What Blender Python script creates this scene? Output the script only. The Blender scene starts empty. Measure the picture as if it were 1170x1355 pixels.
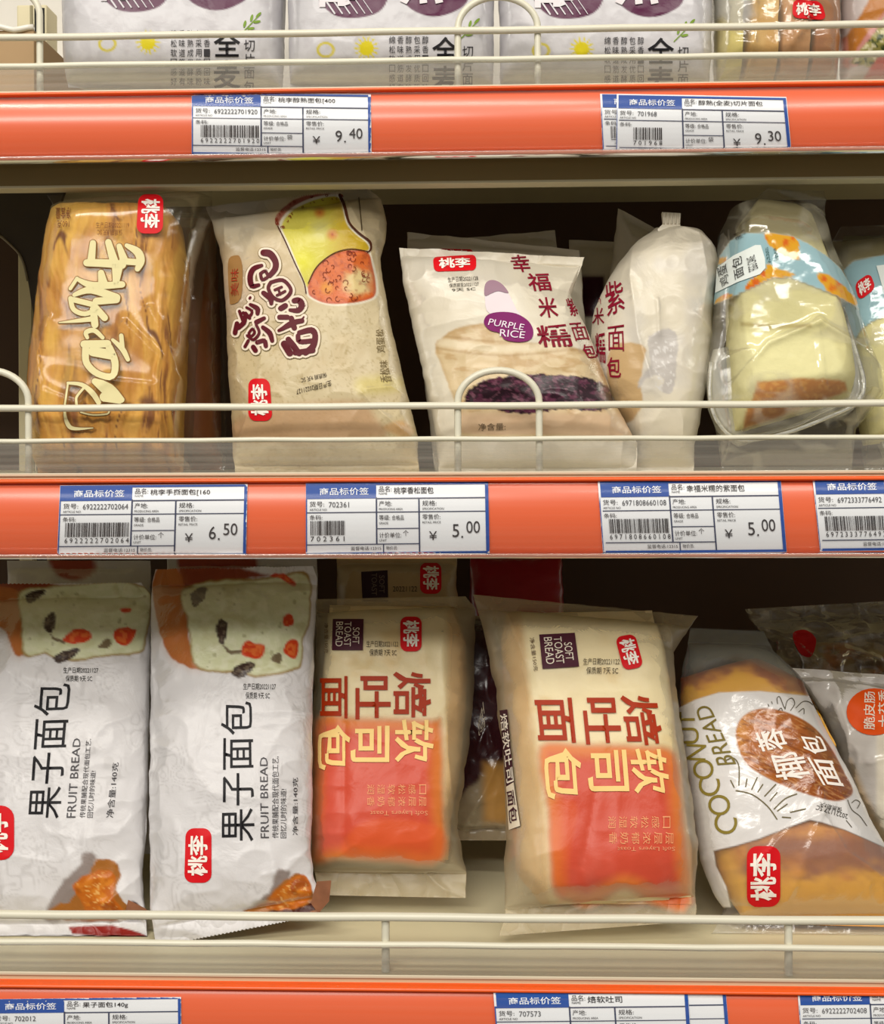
import bpy, bmesh, math, random
import numpy as np
from mathutils import Vector, Matrix
from mathutils.bvhtree import BVHTree
from mathutils.geometry import tessellate_polygon

random.seed(4)
scene = bpy.context.scene
COL = scene.collection

# ------------------------------------------------------------------ camera
W_IMG, H_IMG = 1170.0, 1355.0
F = 1600.0                       # focal length in photo pixels
CX, CY = 585.0, 600.0            # principal point (horizon row) in the photo
D0 = 0.60                        # camera to the middle shelf edge, metres
ZC = 1.20                        # camera height
cam_data = bpy.data.cameras.new('camera')
cam = bpy.data.objects.new('camera', cam_data)
COL.objects.link(cam)
cam_data.sensor_fit = 'AUTO'
cam_data.sensor_width = 36.0
cam_data.lens = F / H_IMG * 36.0
cam_data.shift_y = -(H_IMG / 2 - CY) / H_IMG
cam_data.clip_start = 0.02
YAW, ROLL = math.radians(1.8), math.radians(-0.25)
CAM_R = Matrix.Rotation(YAW, 3, 'Z') @ Matrix.Rotation(math.radians(90), 3, 'X') @ Matrix.Rotation(ROLL, 3, 'Z')
CAM_P = Vector((D0 * math.tan(YAW), -D0, ZC))
cam.matrix_world = Matrix.Translation(CAM_P) @ CAM_R.to_4x4()
scene.camera = cam

# ------------------------------------------------------------------ light and exposure
scene.view_settings.view_transform = 'Standard'
scene.view_settings.look = 'None'
scene.view_settings.gamma = 1.0
scene.view_settings.exposure = -0.12
scene.cycles.max_bounces = 10
scene.cycles.transparent_max_bounces = 24
world = bpy.data.worlds.new('shop_ambient')
scene.world = world
world.use_nodes = True
world.node_tree.nodes['Background'].inputs[0].default_value = (1.0, 0.93, 0.83, 1)
world.node_tree.nodes['Background'].inputs[1].default_value = 0.24


def area(name, loc, target, sx, sy, power, col):
    d = bpy.data.lights.new(name, 'AREA')
    d.shape = 'RECTANGLE'
    d.size, d.size_y, d.energy, d.color = sx, sy, power, col
    o = bpy.data.objects.new(name, d)
    COL.objects.link(o)
    o.location = loc
    o.rotation_euler = (Vector(target) - Vector(loc)).to_track_quat('-Z', 'Y').to_euler()
    return o


area('ceiling_tube_near', (-0.35, -1.15, ZC + 1.55), (0, 0, ZC - 0.1), 1.3, 0.16, 20, (1.0, 0.95, 0.86))
area('ceiling_tube_right', (0.9, -1.9, ZC + 1.6), (0, 0, ZC - 0.1), 1.4, 0.2, 24, (1.0, 0.95, 0.86))
area('ceiling_tube_far', (-0.8, -2.7, ZC + 1.6), (0, 0, ZC - 0.2), 1.6, 0.3, 46, (1.0, 0.95, 0.87))


# ------------------------------------------------------------------ pixel and colour helpers
def raydir(px, py):
    return (CAM_R @ Vector(((px - CX) / F, -(py - CY) / F, -1.0))).normalized()


def at(px, py, Y):
    d = raydir(px, py)
    return CAM_P + d * ((Y - CAM_P.y) / d.y)


def zat(py, Y, px=585):
    return at(px, py, Y).z


RT = np.array(CAM_R.transposed())


def project(P):
    q = (np.asarray(P) - np.array(CAM_P)) @ RT.T
    k = -1.0 / q[:, 2]
    return CX + q[:, 0] * k * F, CY - q[:, 1] * k * F


def lin(c):
    if isinstance(c, str):
        c = tuple(int(c[i:i + 2], 16) for i in (0, 2, 4))
    return np.array([(v / 255 / 12.92) if v / 255 <= 0.04045 else ((v / 255 + 0.055) / 1.055) ** 2.4 for v in c[:3]])


def _h(ix, iy, s):
    n = (ix.astype(np.int64) * 374761393 + iy.astype(np.int64) * 668265263 + s * 1442695041) & 0x7fffffff
    n = ((n ^ (n >> 13)) * 1274126177) & 0x7fffffff
    n = n ^ (n >> 16)
    return (n & 0xffff) / 65535.0


def vnoise(x, y, s=0):
    ix, iy = np.floor(x), np.floor(y)
    fx, fy = x - ix, y - iy
    fx, fy = fx * fx * (3 - 2 * fx), fy * fy * (3 - 2 * fy)
    a, b = _h(ix, iy, s), _h(ix + 1, iy, s)
    c, d = _h(ix, iy + 1, s), _h(ix + 1, iy + 1, s)
    return (a * (1 - fx) + b * fx) * (1 - fy) + (c * (1 - fx) + d * fx) * fy


def fbm(x, y, s=0, o=4):
    r, amp, t = 0, 1.0, 0
    for i in range(o):
        r = r + amp * vnoise(x * 2 ** i, y * 2 ** i, s + i * 17)
        t += amp
        amp *= 0.5
    return r / t


def ridge(x, y, s=0, o=3):
    r, amp, t = 0, 1.0, 0
    for i in range(o):
        r = r + amp * (1 - np.abs(2 * vnoise(x * 2 ** i, y * 2 ** i, s + i * 13) - 1)) ** 2
        t += amp
        amp *= 0.5
    return r / t


def sst(e0, e1, x):
    t = np.clip((x - e0) / (e1 - e0), 0, 1)
    return t * t * (3 - 2 * t)


def sdpoly(X, Y, pts):
    P = np.array(pts, float)
    d = np.full(X.shape, 1e18)
    inside = np.zeros(X.shape, bool)
    n = len(P)
    for i in range(n):
        a, b = P[i], P[(i + 1) % n]
        e = b - a
        wx, wy = X - a[0], Y - a[1]
        t = np.clip((wx * e[0] + wy * e[1]) / max(e @ e, 1e-9), 0, 1)
        d = np.minimum(d, (wx - e[0] * t) ** 2 + (wy - e[1] * t) ** 2)
        c = (a[1] > Y) != (b[1] > Y)
        with np.errstate(divide='ignore', invalid='ignore'):
            xi = a[0] + (Y - a[1]) * e[0] / (e[1] if e[1] else 1e-9)
        inside ^= c & (X < xi)
    d = np.sqrt(d)
    return np.where(inside, -d, d)


def sdseg(X, Y, pts):
    d = np.full(X.shape, 1e9)
    for a, b in zip(pts[:-1], pts[1:]):
        ex, ey = b[0] - a[0], b[1] - a[1]
        t = np.clip(((X - a[0]) * ex + (Y - a[1]) * ey) / max(ex * ex + ey * ey, 1e-9), 0, 1)
        d = np.minimum(d, np.hypot(X - a[0] - ex * t, Y - a[1] - ey * t))
    return d


def smooth(pts, n=6, closed=True):
    P = [np.array(p, float) for p in pts]
    m = len(P)
    out = []
    rng = range(m) if closed else range(m - 1)
    for i in rng:
        p0 = P[(i - 1) % m] if closed or i > 0 else P[i]
        p1, p2 = P[i], P[(i + 1) % m]
        p3 = P[(i + 2) % m] if closed or i + 2 < m else P[i + 1]
        for k in range(n):
            t = k / n
            out.append(tuple(0.5 * (2 * p1 + (p2 - p0) * t + (2 * p0 - 5 * p1 + 4 * p2 - p3) * t * t + (3 * p1 - p0 - 3 * p2 + p3) * t ** 3)))
    if not closed:
        out.append(tuple(P[-1]))
    return out


class Paint:
    """RGBA print laid over the wrapper, worked out per vertex."""
    def __init__(s, X, Y, U, V, front, rgb, a=1.0):
        s.X, s.Y, s.U, s.V, s.front = X, Y, U, V, front
        s.C = np.empty((len(X), 4))
        s.C[:, :3] = lin(rgb)
        s.C[:, 3] = a

    def over(s, mask, rgb, a=None):
        m = np.clip(mask, 0, 1)[:, None]
        s.C[:, :3] = s.C[:, :3] * (1 - m) + lin(rgb) * m
        if a is not None:
            s.C[:, 3] = s.C[:, 3] * (1 - m[:, 0]) + a * m[:, 0]
        return s

    def poly(s, pts, rgb, soft=1.2, wob=0, wsc=9.0, a=None, k=1.0, seed=5):
        X, Y = s.X, s.Y
        if wob:
            X = X + (fbm(X / wsc, Y / wsc, seed) - 0.5) * 2 * wob
            Y = Y + (fbm(s.X / wsc, Y / wsc, seed + 31) - 0.5) * 2 * wob
        return s.over((1 - sst(-soft, soft, sdpoly(X, Y, pts))) * k, rgb, a)

    def line(s, pts, w, rgb, soft=1.0, k=1.0):
        return s.over((1 - sst(w / 2 - soft, w / 2 + soft, sdseg(s.X, s.Y, pts))) * k, rgb)

    def mul(s, f):
        s.C[:, :3] *= f[:, None]
        return s


# ------------------------------------------------------------------ materials
MATS = {}


def mat(name, rgb, rough=0.5, metal=0.0, spec=0.5, bump=0.0, bscale=200, var=0.06, vscale=30):
    if name in MATS:
        return MATS[name]
    m = bpy.data.materials.new(name)
    m.use_nodes = True
    nt = m.node_tree
    b = nt.nodes['Principled BSDF']
    c = lin(rgb)
    b.inputs['Roughness'].default_value = rough
    b.inputs['Metallic'].default_value = metal
    b.inputs['Specular IOR Level'].default_value = spec
    tc = nt.nodes.new('ShaderNodeTexCoord')
    n = nt.nodes.new('ShaderNodeTexNoise')
    n.inputs['Scale'].default_value = vscale
    n.inputs['Detail'].default_value = 4
    nt.links.new(tc.outputs['Object'], n.inputs['Vector'])
    mx = nt.nodes.new('ShaderNodeMix')
    mx.data_type = 'RGBA'
    mx.inputs[6].default_value = (*(c * (1 - var)), 1)
    mx.inputs[7].default_value = (*np.clip(c * (1 + var), 0, 1), 1)
    nt.links.new(n.outputs['Fac'], mx.inputs[0])
    nt.links.new(mx.outputs[2], b.inputs['Base Color'])
    if bump:
        n2 = nt.nodes.new('ShaderNodeTexNoise')
        n2.inputs['Scale'].default_value = bscale
        n2.inputs['Detail'].default_value = 4
        nt.links.new(tc.outputs['Object'], n2.inputs['Vector'])
        bp = nt.nodes.new('ShaderNodeBump')
        bp.inputs['Strength'].default_value = bump
        bp.inputs['Distance'].default_value = 0.002
        nt.links.new(n2.outputs['Fac'], bp.inputs['Height'])
        nt.links.new(bp.outputs['Normal'], b.inputs['Normal'])
    MATS[name] = m
    return m


def ink(rgb, rough=0.38):
    key = 'ink_%s_%d' % (rgb, rough * 100)
    return mat(key, rgb, rough + 0.1, spec=0.16, var=0.03)


def film(rough=0.2, gloss=1.0, bump=0.15, bscale=60, ior=1.45):
    """Printed packaging film: vertex colour print, its alpha is the ink cover, clear plastic gloss on top."""
    key = 'film_%.2f_%.2f_%.2f_%d' % (rough, gloss, bump, bscale)
    if key in MATS:
        return MATS[key]
    m = bpy.data.materials.new(key)
    m.use_nodes = True
    nt = m.node_tree
    nt.nodes.clear()
    N, L = nt.nodes.new, nt.links.new
    out = N('ShaderNodeOutputMaterial')
    at_ = N('ShaderNodeAttribute')
    at_.attribute_name = 'Col'
    tc = N('ShaderNodeTexCoord')
    nz = N('ShaderNodeTexNoise')
    nz.inputs['Scale'].default_value = bscale
    nz.inputs['Detail'].default_value = 5
    nz.inputs['Distortion'].default_value = 0.6
    L(tc.outputs['Object'], nz.inputs['Vector'])
    bp = N('ShaderNodeBump')
    bp.inputs['Strength'].default_value = bump
    bp.inputs['Distance'].default_value = 0.004
    L(nz.outputs['Fac'], bp.inputs['Height'])
    df = N('ShaderNodeBsdfDiffuse')
    L(at_.outputs['Color'], df.inputs['Color'])
    L(bp.outputs['Normal'], df.inputs['Normal'])
    tl = N('ShaderNodeBsdfTranslucent')
    L(at_.outputs['Color'], tl.inputs['Color'])
    m0 = N('ShaderNodeMixShader')
    m0.inputs[0].default_value = 0.12
    L(df.outputs[0], m0.inputs[1])
    L(tl.outputs[0], m0.inputs[2])
    tr = N('ShaderNodeBsdfTransparent')
    m1 = N('ShaderNodeMixShader')
    L(at_.outputs['Alpha'], m1.inputs[0])
    L(tr.outputs[0], m1.inputs[1])
    L(m0.outputs[0], m1.inputs[2])
    gl = N('ShaderNodeBsdfGlossy')
    gl.inputs['Roughness'].default_value = rough
    L(bp.outputs['Normal'], gl.inputs['Normal'])
    fr = N('ShaderNodeFresnel')
    fr.inputs['IOR'].default_value = ior
    L(bp.outputs['Normal'], fr.inputs['Normal'])
    mu = N('ShaderNodeMath')
    mu.operation = 'MULTIPLY'
    mu.use_clamp = True
    mu.inputs[1].default_value = gloss
    L(fr.outputs[0], mu.inputs[0])
    mn = N('ShaderNodeMath')
    mn.operation = 'MINIMUM'
    mn.inputs[1].default_value = 0.55 if gloss > 1.2 else 0.30
    L(mu.outputs[0], mn.inputs[0])
    m2 = N('ShaderNodeMixShader')
    L(mn.outputs[0], m2.inputs[0])
    L(m1.outputs[0], m2.inputs[1])
    L(gl.outputs[0], m2.inputs[2])
    L(m2.outputs[0], out.inputs[0])
    MATS[key] = m
    return m


def crumb(rough=0.7, bump=0.5, bscale=150, spec=0.2, key='crumb'):
    """Bread: vertex colour, uneven crumb relief."""
    key = '%s_%.2f_%.2f_%d' % (key, rough, bump, bscale)
    if key in MATS:
        return MATS[key]
    m = bpy.data.materials.new(key)
    m.use_nodes = True
    nt = m.node_tree
    N, L = nt.nodes.new, nt.links.new
    b = nt.nodes['Principled BSDF']
    b.inputs['Roughness'].default_value = rough
    b.inputs['Specular IOR Level'].default_value = spec
    at_ = N('ShaderNodeAttribute')
    at_.attribute_name = 'Col'
    tc = N('ShaderNodeTexCoord')
    nz = N('ShaderNodeTexNoise')
    nz.inputs['Scale'].default_value = bscale
    nz.inputs['Detail'].default_value = 5
    L(tc.outputs['Object'], nz.inputs['Vector'])
    bp = N('ShaderNodeBump')
    bp.inputs['Strength'].default_value = bump
    bp.inputs['Distance'].default_value = 0.002
    L(nz.outputs['Fac'], bp.inputs['Height'])
    L(bp.outputs['Normal'], b.inputs['Normal'])
    L(at_.outputs['Color'], b.inputs['Base Color'])
    MATS[key] = m
    return m


def clear(name, tint=(1, 1, 1), haze=0.1, hcol='c8c4b8', rough=0.08, gloss=1.0):
    """Clear rigid plastic sheet."""
    if name in MATS:
        return MATS[name]
    m = bpy.data.materials.new(name)
    m.use_nodes = True
    nt = m.node_tree
    nt.nodes.clear()
    N, L = nt.nodes.new, nt.links.new
    out = N('ShaderNodeOutputMaterial')
    tr = N('ShaderNodeBsdfTransparent')
    tr.inputs[0].default_value = (*tint, 1)
    df = N('ShaderNodeBsdfDiffuse')
    df.inputs[0].default_value = (*lin(hcol), 1)
    tc = N('ShaderNodeTexCoord')
    mp = N('ShaderNodeMapping')
    mp.inputs['Scale'].default_value = (3, 60, 400)
    nz = N('ShaderNodeTexNoise')
    nz.inputs['Scale'].default_value = 1.0
    nz.inputs['Detail'].default_value = 5
    L(tc.outputs['Object'], mp.inputs[0])
    L(mp.outputs[0], nz.inputs['Vector'])
    mr = N('ShaderNodeMapRange')
    mr.inputs[1].default_value, mr.inputs[2].default_value = 0.3, 0.7
    mr.inputs[3].default_value, mr.inputs[4].default_value = haze * 0.5, min(1, haze * 1.5)
    L(nz.outputs['Fac'], mr.inputs[0])
    m1 = N('ShaderNodeMixShader')
    L(mr.outputs[0], m1.inputs[0])
    L(tr.outputs[0], m1.inputs[1])
    L(df.outputs[0], m1.inputs[2])
    gl = N('ShaderNodeBsdfGlossy')
    gl.inputs['Roughness'].default_value = rough
    fr = N('ShaderNodeFresnel')
    fr.inputs['IOR'].default_value = 1.47
    mu = N('ShaderNodeMath')
    mu.operation = 'MULTIPLY'
    mu.use_clamp = True
    mu.inputs[1].default_value = gloss
    L(fr.outputs[0], mu.inputs[0])
    m2 = N('ShaderNodeMixShader')
    L(mu.outputs[0], m2.inputs[0])
    L(m1.outputs[0], m2.inputs[1])
    L(gl.outputs[0], m2.inputs[2])
    L(m2.outputs[0], out.inputs[0])
    MATS[name] = m
    return m


# ------------------------------------------------------------------ objects
def thing(name, label, cat, loc, group=None, kind=None):
    o = bpy.data.objects.new(name, None)
    o.empty_display_size = 0.02
    COL.objects.link(o)
    o.location = loc
    o['label'] = label
    o['category'] = cat
    if group:
        o['group'] = group
    if kind:
        o['kind'] = kind
    return o


def org(root):
    """world position of a root or of a part under it"""
    p = Vector((0, 0, 0))
    while root is not None:
        p += root.location
        root = root.parent
    return p


def add(name, V, Fc, m, parent=None, shade=True, col=None, label=None):
    me = bpy.data.meshes.new(name)
    V = np.asarray(V, float)
    if parent is not None:
        V = V - np.array(org(parent))
    me.from_pydata([tuple(v) for v in V], [], [tuple(int(i) for i in f) for f in Fc])
    if col is not None:
        at_ = me.color_attributes.new('Col', 'FLOAT_COLOR', 'POINT')
        at_.data.foreach_set('color', np.asarray(col, np.float32).ravel())
    if shade:
        me.polygons.foreach_set('use_smooth', [True] * len(me.polygons))
    me.materials.append(m)
    me.update()
    o = bpy.data.objects.new(name, me)
    COL.objects.link(o)
    o.parent = parent
    if label:
        o['label'] = label
    return o


def boxmesh(x0, x1, y0, y1, z0, z1, bev=0.0):
    bm = bmesh.new()
    bmesh.ops.create_cube(bm, size=1)
    for v in bm.verts:
        v.co = Vector(((x0 + x1) / 2 + v.co.x * (x1 - x0), (y0 + y1) / 2 + v.co.y * (y1 - y0), (z0 + z1) / 2 + v.co.z * (z1 - z0)))
    if bev:
        bmesh.ops.bevel(bm, geom=list(bm.edges), offset=bev, segments=2, affect='EDGES', profile=0.5)
    V = [v.co[:] for v in bm.verts]
    bm.verts.index_update()
    Fc = [[v.index for v in f.verts] for f in bm.faces]
    bm.free()
    return V, Fc


def tube(path, r, n=10, closed=False):
    P = [Vector(p) for p in path]
    V, Fc = [], []
    up = Vector((0, 1, 0))
    for i, p in enumerate(P):
        t = (P[min(i + 1, len(P) - 1)] - P[max(i - 1, 0)]).normalized()
        a = t.cross(up)
        if a.length < 1e-4:
            a = t.cross(Vector((1, 0, 0)))
        a.normalize()
        b = a.cross(t)
        rr = r[i] if isinstance(r, (list, tuple)) else r
        for k in range(n):
            an = 2 * math.pi * k / n
            V.append((p + a * math.cos(an) * rr + b * math.sin(an) * rr)[:])
    for i in range(len(P) - 1):
        for k in range(n):
            Fc.append((i * n + k, i * n + (k + 1) % n, (i + 1) * n + (k + 1) % n, (i + 1) * n + k))
    Fc.append(tuple(range(n)))
    Fc.append(tuple(range((len(P) - 1) * n, len(P) * n))[::-1])
    return V, Fc


def extrude_profile(prof, x0, x1, nx=60):
    """open profile [(y,z)...] swept along X"""
    V, Fc = [], []
    m = len(prof)
    for i in range(nx + 1):
        x = x0 + (x1 - x0) * i / nx
        V += [(x, y, z) for y, z in prof]
    for i in range(nx):
        for j in range(m - 1):
            Fc.append((i * m + j, (i + 1) * m + j, (i + 1) * m + j + 1, i * m + j + 1))
    return V, Fc


def bvh_of(o):
    off = org(o)
    me = o.data
    return BVHTree.FromPolygons([v.co + off for v in me.vertices], [p.vertices[:] for p in me.polygons])


# ------------------------------------------------------------------ flat print: shapes and lettering in the photo's pixels
TXT = {}


def text2d(s, bold=0.0):
    key = (s, bold)
    if key not in TXT:
        c = bpy.data.curves.new('lettering', 'FONT')
        c.body = s
        c.resolution_u = 5 if s.isascii() and len(s) < 6 else 2
        c.offset = bold
        o = bpy.data.objects.new('lettering', c)
        COL.objects.link(o)
        bpy.context.view_layer.update()
        dg = bpy.context.evaluated_depsgraph_get()
        e = o.evaluated_get(dg)
        me = e.to_mesh()
        V = np.array([v.co[:2] for v in me.vertices])
        me.calc_loop_triangles()
        T = [tuple(t.vertices) for t in me.loop_triangles]
        e.to_mesh_clear()
        bpy.data.objects.remove(o)
        bpy.data.curves.remove(c)
        lo, hi = V.min(0), V.max(0)
        TXT[key] = ((V - lo) / (hi - lo), T)
    return TXT[key]


def quad_map(UV, q):
    """UV (0..1, v up) into the pixel quad tl,tr,br,bl (as the text itself sees them)"""
    tl, tr, br, bl = [np.array(p, float) for p in q]
    u, v = UV[:, :1], UV[:, 1:2]
    return (bl * (1 - u) + br * u) * (1 - v) + (tl * (1 - u) + tr * u) * v


def rect(x0, y0, x1, y1, rot=0, sk=0):
    """pixel box as a text quad; rot 90 = reads downwards, -90 = reads upwards, 180 = upside down; sk shifts the far end"""
    c = [(x0, y0), (x1, y0), (x1, y1), (x0, y1)]
    k = {0: 0, 90: 1, 180: 2, -90: 3}[rot]
    return c[k:] + c[:k]


def cquad(cx, cy, w, h, ang):
    """text quad from centre, size, angle (degrees, clockwise on the photo)"""
    a = math.radians(ang)
    ux, uy = math.cos(a), math.sin(a)
    vx, vy = -math.sin(a), math.cos(a)
    f = lambda i, j: (cx + ux * w / 2 * i + vx * h / 2 * j, cy + uy * w / 2 * i + vy * h / 2 * j)
    return [f(-1, -1), f(1, -1), f(1, 1), f(-1, 1)]


def T(s, q, bold=0.0):
    V, Fc = text2d(s, bold)
    return quad_map(V, q), Fc


def poly(pts):
    tri = tessellate_polygon([[Vector((p[0], p[1], 0)) for p in pts]])
    return np.array(pts, float), [tuple(t) for t in tri]


def rrect(q, rad=0.25, n=5):
    """rounded rectangle filling a quad; rad as fraction of the short side"""
    tl, tr, br, bl = [np.array(p, float) for p in q]
    w, h = np.linalg.norm(tr - tl), np.linalg.norm(bl - tl)
    r = rad * min(w, h)
    pts = []
    for (cx, cy, a0) in ((w - r, r, -90), (w - r, h - r, 0), (r, h - r, 90), (r, r, 180)):
        for k in range(n + 1):
            a = math.radians(a0 + 90 * k / n)
            pts.append(((cx + r * math.cos(a)) / w, 1 - (cy + r * math.sin(a)) / h))
    return poly(quad_map(np.array(pts), q))


def ell(cx, cy, rx, ry, ang=0, n=28):
    a = math.radians(ang)
    P = []
    for k in range(n):
        t = 2 * math.pi * k / n
        x, y = rx * math.cos(t), ry * math.sin(t)
        P.append((cx + x * math.cos(a) - y * math.sin(a), cy + x * math.sin(a) + y * math.cos(a)))
    return poly(P)


def stroke(pts, w, grow=0.0, sm=4):
    """brush stroke: polyline with one width or a width per point"""
    ws = w if isinstance(w, (list, tuple)) else [w] * len(pts)
    if sm and len(pts) > 2:
        q = smooth([(*p, ww) for p, ww in zip(pts, ws)], sm, closed=False)
        pts, ws = [p[:2] for p in q], [p[2] for p in q]
    P = [np.array(p, float) for p in pts]
    Lf, Rt = [], []
    for i, p in enumerate(P):
        t = P[min(i + 1, len(P) - 1)] - P[max(i - 1, 0)]
        t = t / (np.linalg.norm(t) + 1e-9)
        nrm = np.array((-t[1], t[0]))
        h = ws[i] / 2 + grow
        Lf.append(p + nrm * h)
        Rt.append(p - nrm * h)
    V, Fc = Lf + Rt, []
    m = len(P)
    for i in range(m - 1):
        Fc += [(i, i + 1, m + i + 1), (i, m + i + 1, m + i)]
    for p, t, h in ((P[0], P[0] - P[1], ws[0] / 2 + grow), (P[-1], P[-1] - P[-2], ws[-1] / 2 + grow)):
        if h < 0.5:
            continue
        a0 = math.atan2(t[1], t[0])
        b = len(V)
        V.append(p)
        for k in range(7):
            a = a0 - math.pi / 2 + math.pi * k / 6
            V.append(p + h * np.array((math.cos(a), math.sin(a))))
        Fc += [(b, b + 1 + k, b + 2 + k) for k in range(6)]
    return np.array(V), Fc


def join(items):
    V, Fc, k = [], [], 0
    for v, f in items:
        V.append(v)
        Fc += [tuple(i + k for i in t) for t in f]
        k += len(v)
    return np.concatenate(V), Fc


def refine(V, Fc, L):
    V = [tuple(v) for v in V]
    for _ in range(7):
        mid, out, did = {}, [], False

        def mp(a, b):
            k = (a, b) if a < b else (b, a)
            if k not in mid:
                pa, pb = V[a], V[b]
                mid[k] = len(V) if (pa[0] - pb[0]) ** 2 + (pa[1] - pb[1]) ** 2 > L * L else None
                if mid[k] is not None:
                    V.append(((pa[0] + pb[0]) / 2, (pa[1] + pb[1]) / 2))
            return mid[k]
        for a, b, c in Fc:
            x, y, z = mp(a, b), mp(b, c), mp(c, a)
            n = (x is not None) + (y is not None) + (z is not None)
            if n == 0:
                out.append((a, b, c))
                continue
            did = True
            if n == 3:
                out += [(a, x, z), (x, b, y), (z, y, c), (x, y, z)]
            elif n == 1:
                if x is not None:
                    out += [(a, x, c), (x, b, c)]
                elif y is not None:
                    out += [(a, b, y), (a, y, c)]
                else:
                    out += [(a, b, z), (z, b, c)]
            else:
                if x is None:
                    out += [(a, b, y), (a, y, z), (z, y, c)]
                elif y is None:
                    out += [(a, x, z), (x, b, c), (x, c, z)]
                else:
                    out += [(x, b, y), (a, x, y), (a, y, c)]
        Fc = out
        if not did:
            break
    return np.array(V), Fc


def stick(name, geo, m, parent, bvh, eps=0.0003, L=7, label=None, maxd=2.0):
    """lay a flat print onto a surface: every vertex is set down on it, a hair proud of it"""
    V, Fc = refine(*geo, L)
    P, ok = [], []
    for x, y in V:
        d = raydir(x, y)
        loc, nrm, idx, dist = bvh.ray_cast(CAM_P, d, maxd)
        if loc is None:
            P.append((0, 0, 0))
            ok.append(False)
        else:
            if nrm.dot(d) > 0:
                nrm = -nrm
            P.append((loc + nrm * eps - d * eps * 0.4)[:])
            ok.append(True)
    used = sorted({i for f in Fc if all(ok[j] for j in f) for i in f})
    if not used:
        return None
    re = {j: i for i, j in enumerate(used)}
    return add(name, [P[i] for i in used], [tuple(re[j] for j in f) for f in Fc if all(ok[j] for j in f)], m, parent, label=label)


# ------------------------------------------------------------------ packages
def resample(pts, n):
    P = np.array(pts, float)
    d = np.concatenate([[0], np.cumsum(np.hypot(*np.diff(P, axis=0).T))])
    t = np.linspace(0, d[-1], n)
    return np.stack([np.interp(t, d, P[:, 0]), np.interp(t, d, P[:, 1])], 1)


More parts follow.
